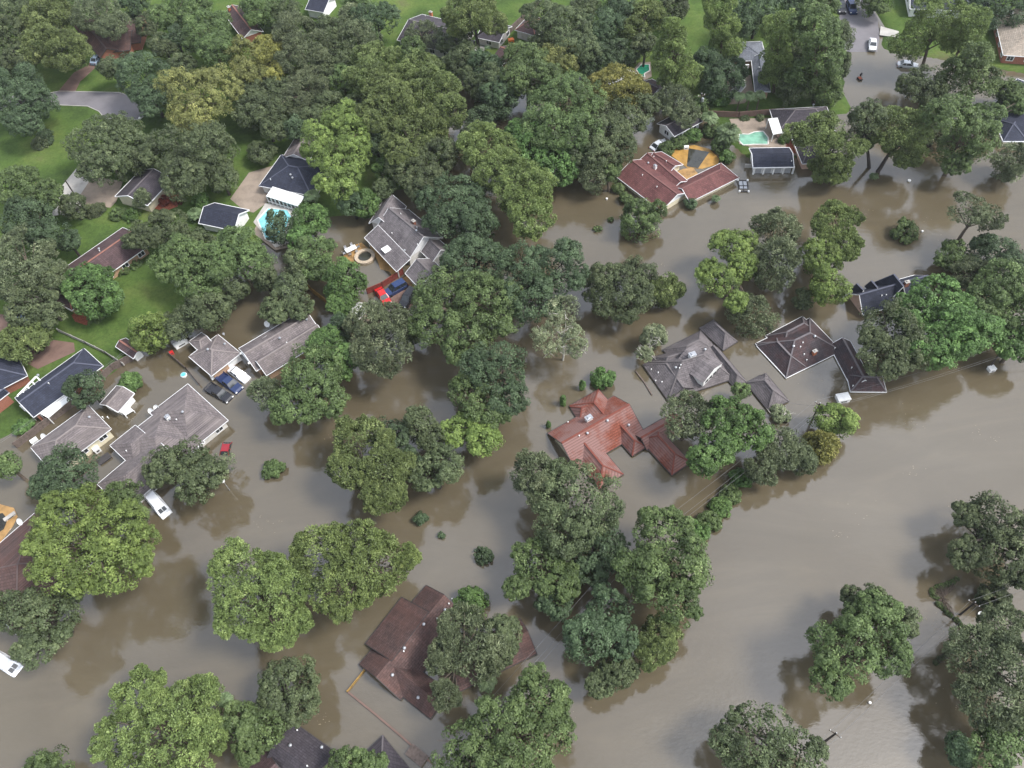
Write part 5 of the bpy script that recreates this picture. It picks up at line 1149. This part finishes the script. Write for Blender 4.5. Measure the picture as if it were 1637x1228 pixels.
def strip(label, pts, r_, kind='G', n=12):
    L = []
    for k in range(n):
        t_ = k / (n - 1) * (len(pts) - 1); i = min(int(t_), len(pts) - 2); f = t_ - i; x = pts[i][0] * (1 - f) + pts[i + 1][0] * f; y = pts[i][1] * (1 - f) + pts[i + 1][1] * f
        L.append((x + rng.normal(0, r_ * .35), y + rng.normal(0, r_ * .35), r_ * rng.uniform(.6, 1.2), r_ * rng.uniform(.5, 1.0)))
    o = tree(kind, 1, label, L, bush=True, grp='broken hedges', dens=.45, name='hedge'); o['category'] = 'hedge'
strip('bent line of drowned hedge tips in the water left of the lower right pole', [(1530, 926), (1508, 936), (1490, 944), (1498, 960), (1512, 978), (1528, 990)], 4.0, 'G', 20)
strip('short line of hedge tips running down from the lower right pole', [(1532, 992), (1540, 1004), (1546, 1012)], 3.5, 'G', 7)
strip('thin hedge line reaching left from the tall pale tree at the right edge', [(1494, 1058), (1512, 1046), (1532, 1034), (1548, 1030)], 4.5, 'O', 12)
# upper right
T_('P', 6, 'light green tree over the black hipped house and its pink wall', [(1308, 215, 36, 28), (1345, 240, 32, 28), (1328, 268, 28, 14)], base=(1318, 290))
T_('O', 5, 'olive tree with a dark trunk in the upper right flood, left one by the street', [(1388, 190, 24, 28), (1378, 220, 20, 20)], base=(1394, 268))
T_('P', 6, 'yellow green crowned tree in the upper right flood beside the street', [(1438, 205, 38, 26), (1448, 238, 30, 20)], base=(1400, 275))
T_('G', 6, 'wide green tree in the upper right flood right of the street', [(1520, 185, 38, 26), (1560, 215, 34, 30), (1528, 245, 32, 22)], base=(1512, 280))
T_('O', 3, 'low dark spreading tree between two crowns in the upper right flood', [(1495, 215, 22, 20)])
T_('W', 4, 'grey green tree at the right edge of the upper flood', [(1612, 262, 29, 30)])
T_('F', 9, 'tall open pine with a leaning black trunk at upper right, left one', [(1452, 72, 24, 26), (1506, 20, 34, 24), (1478, 42, 26, 22), (1522, 58, 24, 20)], base=(1471, 120), dens=.7)
T_('F', 9, 'tall open pine with a leaning black trunk at upper right, right one', [(1550, 38, 28, 26), (1540, 72, 24, 18)], base=(1508, 128), dens=.7)
T_('G', 7, 'bright green pine right of the tall open pines', [(1558, 98, 26, 26), (1542, 130, 36, 24), (1576, 126, 20, 18)], base=(1548, 178))
T_('O', 5, 'olive tree below the tall open pines by the silver car', [(1475, 138, 32, 22), (1488, 155, 22, 14)], base=(1462, 184))
T_('F', 8, 'light green narrow pine left of the street at the top right', [(1250, 45, 28, 26), (1240, 90, 22, 26), (1238, 118, 20, 20)], base=(1238, 150))
T_('G', 8, 'broad dark green pine beside the narrow pine left of the street', [(1305, 45, 34, 30), (1318, 95, 30, 34), (1290, 120, 24, 24)], base=(1302, 168))
T_('O', 6, 'grey green tree at the verge left of the street', [(1338, 65, 20, 30), (1340, 105, 18, 22)], base=(1336, 142))
T_('O', 4, 'dark bushy tree behind the black hipped house, left', [(1268, 140, 32, 28)])
T_('G', 4, 'leafy tree behind the black hipped house beside the green verge', [(1320, 145, 22, 28)])
T_('T', 7, 'dark tree mass above the blue grey L roof', [(1195, 25, 30, 34), (1225, 15, 26, 30)])
T_('F', 9, 'tall conical pine between the deep green pool and the palms', [(1072, 42, 12, 14), (1075, 62, 20, 20), (1074, 90, 28, 24), (1084, 122, 30, 26)], base=(1078, 160))
T_('F', 9, 'tall light pine at the top edge right of the conical pine', [(1150, 8, 24, 22), (1154, 40, 25, 24), (1163, 76, 22, 20)], base=(1152, 112))
T_('W', 5, 'grey rounded tree over the low white walled garage', [(1078, 162, 28, 24), (1095, 182, 24, 14)])
T_('T', 5, 'dark leafy tree left of the dark courtyard pool', [(1152, 128, 32, 34), (1175, 112, 18, 20)])
T_('B', 2, 'bright low bush in the corner by the dark courtyard pool', [(1150, 160, 16, 9)], bush=True, grp=BS)
T_('G', 3, 'low tree by the utility pole left of the palm garden', [(1115, 172, 16, 18)])
palm('large pale feathery palm left of the green lagoon pool', (1166, 208), 4.5, 22, nf=18)
palm('bushy palm beside the utility pole in the palm garden', (1135, 185), 3.5, 15)
palm('slim palm on the lawn behind the fence, left of three', (1183, 152), 4.5, 11, grp='three slim lawn palms')
palm('slim palm on the lawn behind the fence, middle of three', (1199, 152), 4.5, 11, grp='three slim lawn palms')
palm('slim palm on the lawn behind the fence, right of three', (1215, 150), 4.5, 11, grp='three slim lawn palms')
palm('fan palm between two trees above the deep green pool', (1016, 88), 2.5, 10)
palm('low banana like palm above the deep green pool', (1006, 95), 2.0, 10)
palm('light fan palm at the right corner of the white sunroom', (498, 311), 3.5, 15)
palm('small banana plant beside the small navy garage', (311, 340), 2.2, 14)
palm('little palm bush in the open upper right water', (1398, 280), 1.0, 8)
palm('little palm bush at the flooded front of the maroon roof', (1145, 316), 1.2, 8)
T_('G', 2, 'clipped hedge between the silver car and the maroon roof, left part', [(1065, 238, 14, 9)], bush=True, grp='clipped hedge by the maroon roof')
T_('G', 2, 'clipped hedge between the silver car and the maroon roof, middle part', [(1085, 228, 14, 9)], bush=True, grp='clipped hedge by the maroon roof')
T_('B', 2, 'clipped hedge between the silver car and the maroon roof, right part', [(1106, 217, 15, 10)], bush=True, grp='clipped hedge by the maroon roof')
T_('G', 2, 'bush row clump below the large pale palm', [(1152, 232, 14, 16)], bush=True, grp=BS)
T_('B', 2, 'bush clump behind the maroon roof end by the lagoon pool', [(1162, 252, 12, 12)], bush=True, grp=BS)
T_('G', 2, 'garden bush left of the large pale palm', [(1140, 208, 15, 13)], bush=True, grp=BS)
T_('O', 1, 'round clipped bush on the terrace, left of two', [(1190, 190, 7, 6)], bush=True, grp='clipped terrace bushes')
T_('O', 1, 'round clipped bush on the terrace, right of two', [(1215, 190, 7, 6)], bush=True, grp='clipped terrace bushes')
T_('B', 2, 'round bush beside the brick terrace of the black hipped house', [(1252, 224, 9, 9)], bush=True, grp=BS)
T_('T', 1, 'shrub at the white gable wall of the maroon roof', [(1104, 326, 10, 10)], bush=True, grp=BS)
T_('G', 1, 'low shrub row against the left wall of the maroon roof', [(1000, 318, 10, 10)], bush=True, grp=BS)
T_('G', 1, 'second low shrub against the left wall of the maroon roof', [(988, 302, 9, 9)], bush=True, grp=BS)
T_('T', 5, 'dark green trees in the top right corner', [(1600, 8, 50, 14)])
T_('G', 4, 'green bushes right of the bright pine near the right edge', [(1618, 150, 26, 18)])
T_('G', 4, 'tree in front of the white arched gable at the right edge', [(1626, 168, 18, 14), (1580, 185, 24, 20)])
T_('G', 4, 'tree tops at the head of the street', [(1398, 2, 28, 10)])
# upper middle
T_('U', 8, 'yellow topped flat tree in front of the long white patio roof', [(985, 138, 42, 18), (1015, 150, 24, 14)])
T_('O', 6, 'olive tree hanging below the yellow topped tree', [(1012, 182, 34, 30), (975, 175, 30, 26)])
T_('O', 9, 'tall oak left of the yellow topped tree', [(905, 50, 44, 36), (870, 25, 34, 22), (925, 80, 34, 28)])
T_('T', 7, 'dark tree at the top edge right of centre', [(965, 50, 34, 30), (990, 15, 32, 24)])
T_('P', 7, 'olive pine at the top edge between the lawns', [(1035, 25, 28, 28), (1010, 50, 20, 22)])
T_('Y', 8, 'straw yellow treetop in the upper middle mass', [(895, 95, 36, 24)])
T_('G', 9, 'big rounded green tree in the upper middle, left of the straw yellow top', [(838, 100, 36, 30), (862, 130, 40, 32), (825, 130, 26, 30)])
T_('G', 9, 'massive olive green tree above the maroon roof corner', [(905, 165, 54, 44), (880, 210, 42, 40), (920, 215, 40, 36)])
T_('O', 7, 'dark oak mass left of the maroon roof', [(965, 210, 40, 34), (985, 240, 32, 26), (948, 250, 34, 34)])
T_('W', 4, 'hanging grey green tree at the water left of the maroon roof', [(950, 285, 24, 24)])
T_('B', 6, 'bright green tree low in the upper middle mass by the dark water', [(850, 240, 36, 38), (888, 262, 40, 26), (830, 215, 22, 22)])
T_('O', 5, 'dark tree in the shade between the tall pines at upper middle', [(790, 150, 32, 40)])
T_('T', 6, 'dark teal tree at the upper middle near the dark canal', [(778, 115, 30, 34), (800, 160, 30, 34)])
T_('P', 9, 'thin tall pine with a long dark trunk in front of the long grey roof', [(748, 20, 36, 22), (735, 42, 22, 16), (790, 38, 22, 14)], base=(769, 103))
T_('O', 6, 'dark round tree in front of the long grey roof', [(725, 65, 26, 28), (740, 98, 30, 28), (765, 125, 28, 22)])
T_('W', 5, 'thin greyish tree hiding the front of the long grey roof', [(675, 58, 28, 16)], dens=.6)
T_('T', 7, 'dark green tree left of the long grey roof', [(590, 35, 28, 26), (615, 30, 20, 22)])
T_('W', 7, 'grey rounded tree left of the dark tree at top', [(575, 60, 30, 26), (562, 30, 22, 20)])
T_('P', 9, 'big pine of the upper middle group, upper left crown', [(600, 100, 36, 20), (590, 125, 34, 30)])
T_('P', 10, 'big pine of the upper middle group, upper right crown', [(672, 112, 38, 28), (700, 145, 36, 34), (720, 180, 24, 28)])
T_('P', 10, 'big pine of the upper middle group, central crown', [(615, 150, 38, 24), (640, 170, 42, 34), (610, 185, 36, 28)])
T_('P', 9, 'big pine of the upper middle group, lowest crown', [(655, 215, 44, 30), (690, 195, 30, 28), (640, 240, 30, 20)])
T_('O', 7, 'olive tree below the big pine group', [(700, 250, 34, 30), (655, 265, 32, 28), (680, 290, 34, 24)])
T_('L', 9, 'bright yellow green tree beside the navy hipped house', [(545, 192, 32, 26), (570, 210, 22, 24), (510, 232, 30, 34), (548, 255, 44, 36), (540, 295, 34, 28)])
T_('B', 4, 'bright green small tree left of the steep grey house roof', [(585, 325, 24, 24)])
T_('B', 4, 'bright green small tree above the steep grey house roof', [(622, 275, 22, 22)])
T_('O', 4, 'dark small tree between yellow green tree and steep grey roof', [(615, 302, 20, 14)])
T_('T', 5, 'dark leafy tree over the turquoise pool end', [(448, 368, 26, 26), (440, 350, 16, 16)], dens=.8)
T_('B', 5, 'dark bright leaved tree below the sunroom palm', [(495, 352, 32, 24)])
T_('G', 5, 'green tree left of the flooded stone patio', [(500, 402, 34, 28), (508, 430, 24, 20)])
T_('B', 5, 'bright dome shaped tree below the flooded stone patio', [(553, 452, 34, 32), (545, 485, 24, 20)])
T_('T', 4, 'grey teal tree at the end of the taupe roof', [(545, 525, 20, 28)])
T_('O', 5, 'dark olive oak above the taupe roof', [(462, 468, 36, 32), (440, 495, 26, 18), (480, 490, 22, 18)])
T_('O', 5, 'shadowy tree between the lawn trees and the fence', [(425, 445, 22, 28)])
# upper left
T_('W', 8, 'tall pale grey tree left of the grey rounded tree at top', [(468, 50, 30, 30), (492, 85, 32, 34), (470, 100, 26, 22)])
T_('O', 6, 'dark tree at upper left of centre behind the pale grey tree', [(528, 55, 28, 28), (535, 90, 30, 20)])
T_('U', 7, 'orange tinted yellow tree below the plum roof', [(425, 75, 24, 14), (432, 98, 22, 26), (440, 122, 16, 16)])
T_('Y', 7, 'yellow tree between the plum roof and the yellow green one', [(390, 92, 30, 26), (400, 120, 28, 24)])
T_('W', 6, 'grey tree in the middle of the upper left woods', [(495, 140, 36, 26), (470, 165, 30, 20)])
T_('O', 6, 'dark oak above the taupe gable wing', [(410, 180, 36, 30), (440, 205, 24, 20)])
T_('O', 6, 'dusky tree between the grey tree and the dark oak', [(450, 145, 26, 20), (525, 165, 24, 20)])
T_('Y', 8, 'wide yellow green tree right of the pale round tree, upper left', [(290, 145, 38, 36), (342, 145, 44, 34), (320, 175, 48, 24)])
T_('T', 8, 'pale round feathery tree beside the cul-de-sac road', [(232, 125, 46, 40), (245, 158, 32, 20)])
T_('G', 8, 'light green tree at the top left of the plum roof', [(330, 52, 40, 34), (345, 80, 30, 28)])
T_('G', 7, 'green tree at the top edge left of the plum roof', [(300, 15, 34, 18), (262, 28, 26, 18)])
T_('G', 6, 'tree at the top edge above the plum roof', [(425, 12, 40, 20)])
T_('P', 8, 'pale olive tree in front of the rusty roofed house', [(75, 30, 44, 32), (110, 82, 40, 28), (75, 75, 34, 32)])
T_('W', 8, 'greyish tree overhanging the rusty roofed house', [(155, 22, 38, 20), (180, 42, 26, 16)])
T_('O', 6, 'dark tree right of the rusty roofed house', [(240, 40, 22, 18)])
T_('O', 7, 'shadowy tree in the top left corner', [(18, 60, 28, 34), (38, 92, 24, 20)])
T_('T', 7, 'broad soft green tree at the left edge by the road', [(25, 150, 44, 38), (55, 165, 34, 30), (40, 195, 30, 18)])
T_('O', 6, 'small olive tree beside the brown driveway', [(180, 110, 20, 20)])
T_('O', 7, 'wide dark oak at the end of the upper left road', [(168, 228, 58, 36), (172, 262, 44, 26)])
T_('O', 7, 'wider dark grey oak right of the first one, behind the tan driveway', [(272, 240, 42, 36), (335, 245, 42, 44), (298, 285, 42, 30)])
T_('W', 3, 'small pale tree over the cream gabled garage', [(228, 318, 15, 13)])
T_('C', 2, 'copper red shrub behind the cream gabled garage', [(262, 322, 12, 8)], bush=True, grp=BS)
T_('C', 2, 'copper red shrub beside its twin near the garage', [(284, 322, 8, 8)], bush=True, grp=BS)
T_('B', 2, 'bright round bush at the foot of the tan driveway', [(211, 346, 13, 12)], bush=True, grp=BS)
T_('G', 2, 'darker round bush left of the bright one below the driveway', [(188, 343, 14, 12)], bush=True, grp=BS)
T_('W', 2, 'pale bush at the end of the concrete driveway', [(152, 338, 16, 12)], bush=True, grp=BS)
T_('O', 4, 'small dark tree at the left end of the concrete driveway', [(116, 330, 22, 20)])
T_('B', 3, 'bright bush between the garage and the small navy garage', [(322, 322, 13, 12)], bush=True, grp=BS)
T_('O', 3, 'small olive tree beside the tan patio', [(417, 245, 22, 17)])
T_('T', 1, 'dark hedge ring bush on the upper left lawn', [(70, 222, 16, 12)], bush=True, grp=BS)
T_('W', 1, 'feathery plant inside the hedge ring on the upper left lawn', [(66, 232, 12, 10)], bush=True, grp=BS)
T_('G', 7, 'green tree mass at the left edge below the lawn', [(28, 300, 38, 26), (65, 318, 32, 24)])
T_('T', 7, 'dark tree under the green mass at the left edge', [(40, 350, 44, 32), (75, 375, 34, 28)])
T_('W', 7, 'olive grey tree at the left, behind the long brown roof', [(40, 405, 48, 34), (25, 450, 40, 36), (65, 440, 34, 28)])
T_('O', 6, 'grey olive tree at the left end of the long brown roof', [(50, 490, 40, 26), (85, 450, 24, 22), (78, 505, 24, 22)])
T_('P', 4, 'pale speckled round tree at the left edge above the navy roof', [(42, 545, 43, 32)])
T_('B', 5, 'bright dark green tree in front of the long brown roof', [(145, 455, 40, 28), (155, 480, 40, 26)])
T_('O', 6, 'light olive tree at the right end of the long brown roof', [(235, 375, 32, 24), (270, 362, 32, 22)])
T_('G', 7, 'big lawn tree, left of the clump between lawn and pool', [(290, 415, 46, 34), (320, 450, 44, 34)])
T_('G', 7, 'big lawn tree, right of the clump between lawn and pool', [(378, 392, 36, 22), (400, 420, 36, 30), (352, 412, 36, 28)])
T_('O', 5, 'dark lower tree of the clump beside the lawn', [(325, 495, 44, 30), (370, 460, 28, 28)])
T_('O', 4, 'grey green tree between the small navy garage and the lawn clump', [(318, 388, 28, 14)])
T_('L', 4, 'lime green tree with the tiny brown shed at its side', [(238, 535, 32, 32), (262, 515, 18, 16)])
T_('O', 4, 'dark tree right of the lime green tree', [(283, 520, 26, 24)])
T_('G', 1, 'low clipped bush left in the bed under the long brown roof', [(197, 434, 11, 8)], bush=True, grp='clipped bushes by the brown roof')
T_('G', 1, 'low clipped bush right in the bed under the long brown roof', [(217, 424, 10, 7)], bush=True, grp='clipped bushes by the brown roof')
T_('G', 1, 'curved low hedge around the red mulch bed', [(153, 506, 14, 9)], bush=True, grp=BS)
T_('G', 1, 'drowned twigs left of the round bush, nearest it', [(976, 351, 5, 4)], bush=True, grp=BS, dens=.6)
T_('G', 1, 'drowned twigs far left of the round bush', [(956, 366, 7, 5)], bush=True, grp=BS, dens=.4)
# deeper woods at the top
for kd, z_, lb, lo in [
 ('T', 6, 'dark tree in the gap left of the deep green pool', [(985, 88, 26, 22)]), ('O', 6, 'shady tree right above the fan palm by the deep green pool', [(1030, 72, 20, 18)]),
 ('T', 6, 'dark understorey tree beneath the top edge pine', [(1128, 98, 22, 22)]),
 ('T', 6, 'dark tree at the top edge right of the blue grey L roof', [(1262, 8, 26, 18)]), ('G', 7, 'green tree at the top edge left of the black pickup', [(1312, 8, 28, 20)]),
 ('O', 6, 'tree shading the top edge above the conical pine', [(1078, 12, 26, 18)]), ('O', 6, 'olive treetop at the top edge between two dark trees', [(935, 12, 26, 20)]),
 ('T', 6, 'dark tree behind the straw yellow treetop', [(945, 98, 28, 26)]), ('O', 6, 'dark tree at the corner of the square brown garage', [(862, 72, 22, 14)]),
 ('O', 6, 'grey oak at the top edge left of the white gabled shed', [(455, 15, 26, 16)]), ('G', 6, 'small green tree at the top edge right of the white gabled shed', [(570, 8, 24, 14)]),
 ('T', 6, 'dark tree left of the plum roof below the top edge', [(283, 62, 20, 22)]), ('O', 6, 'dim tree between the pale round tree and the light green tree', [(290, 102, 22, 16)]),
 ('O', 6, 'dusky tree between the pine group and the dark oak', [(570, 175, 26, 22)]), ('T', 6, 'dark tree below the central pine crown', [(600, 225, 26, 26)]),
 ('O', 6, 'half hidden oak on the lawn under the grey tree', [(505, 190, 22, 20)]), ('G', 5, 'low tree at the lawn beside the dark canal', [(660, 75, 22, 12)]),
 ('T', 5, 'dark leafy tree behind the sunroom at the pine foot', [(560, 320, 24, 22)]), ('O', 5, 'tree tucked between copper shrubs and the tan patio', [(355, 285, 24, 20)]),
 ('T', 5, 'dark bushy tree between the brown lawn house and green mass at left', [(108, 385, 20, 18)]), ('O', 6, 'dim tree below the shadowy top left corner tree', [(10, 105, 22, 22)]),
 ('B', 5, 'leafy green tree behind the turquoise pool', [(478, 382, 22, 20)]), ('O', 5, 'dark tree left of the flooded stone patio by the fence', [(475, 425, 22, 22)]),
 ('W', 3, 'grey bush joining the silver leaved tree to the yellow orange bush', [(1285, 738, 20, 24)]), ('O', 6, 'olive tree at the top edge above the pale olive tree', [(95, 2, 34, 16)]), ('T', 6, 'dark tree at the top edge above the rusty roofed house', [(212, 4, 28, 14)]),
 ('O', 6, 'dim tree at the very top left corner', [(18, 12, 30, 18)]), ('O', 6, 'dark tree between the plum roof and the pale round tree', [(262, 72, 24, 16)]), ('O', 6, 'olive tree under the orange tinted tree', [(405, 150, 28, 16)]),
 ('G', 6, 'mid green tree between the grey trees and the big pine group', [(550, 130, 26, 24)]), ('O', 6, 'shady tree beneath the dark tree at upper left of centre', [(520, 120, 24, 16)]), ('T', 6, 'dark tree left of the yellow green tree beside the navy house', [(472, 205, 18, 18)]),
 ('O', 6, 'dark tree filling the gap between the lowest pine crown and the round oak', [(750, 225, 18, 26)]), ('T', 5, 'dark tree between the bright small tree and the tall light pine', [(770, 190, 24, 22)]),
 ('O', 5, 'grey oak between the lawn clump and the brown lawn house', [(208, 385, 14, 12)]), ('O', 5, 'oak squeezed between the two wide dark oaks', [(222, 262, 20, 20)]),
 ('G', 5, 'green tree at the left side of the maroon roof corner', [(975, 275, 18, 16)]), ('O', 7, 'grey treetop at the upper left of the broad pine by the street', [(1278, 88, 20, 26)])]: T_(kd, z_, lb, lo)
# leaves and scraps that drift on the flood: nobody could count them
r7 = np.random.default_rng(21); V_, F_ = [], []
for _ in range(46):
    cx, cy = r7.uniform(420, 1600), r7.uniform(300, 1215); n = int(r7.integers(3, 16)); sp = r7.uniform(4, 26)
    for _ in range(n):
        q_ = P(cx + r7.normal(0, sp), cy + r7.normal(0, sp * .6), 0); s_ = r7.uniform(.05, .13); a_ = r7.uniform(0, 6.28); i = len(V_)
        for k in range(4): V_.append((q_.x + s_ * math.cos(a_ + k * 1.57), q_.y + s_ * .6 * math.sin(a_ + k * 1.57), .012))
        F_.append((i, i + 1, i + 2, i + 3))
me = bpy.data.meshes.new('drifting_leaves'); me.from_pydata(V_, [], F_); me.materials.append(paint('drift leaf litter', (0.22, 0.18, 0.12), 0.8, 0.4, 2.0))
o = bpy.data.objects.new('drifting_leaves', me); C.objects.link(o); tag(o, 'scattered leaves and scraps drifting on the brown flood', 'leaf litter', None, 'stuff')
# faint damp air
hm = bpy.data.materials.new('damp haze'); hm.use_nodes = True; ht = hm.node_tree; ht.nodes.remove(ht.nodes['Principled BSDF']); pv = ht.nodes.new('ShaderNodeVolumePrincipled')
pv.inputs['Color'].default_value = (.86, .9, .95, 1); pv.inputs['Density'].default_value = 0.00011; pv.inputs['Anisotropy'].default_value = .2
ht.links.new(pv.outputs[0], ht.nodes['Material Output'].inputs['Volume'])
q = MB(); q.box((0, 500, 59), (10400, 11000, 122.6 + 0)); o = q.build('haze', hm); tag(o, 'thin even haze over the whole flooded suburb', 'haze', None, 'stuff')
print('objects', len(bpy.data.objects), 'faces', sum(len(m.polygons) for m in bpy.data.meshes))
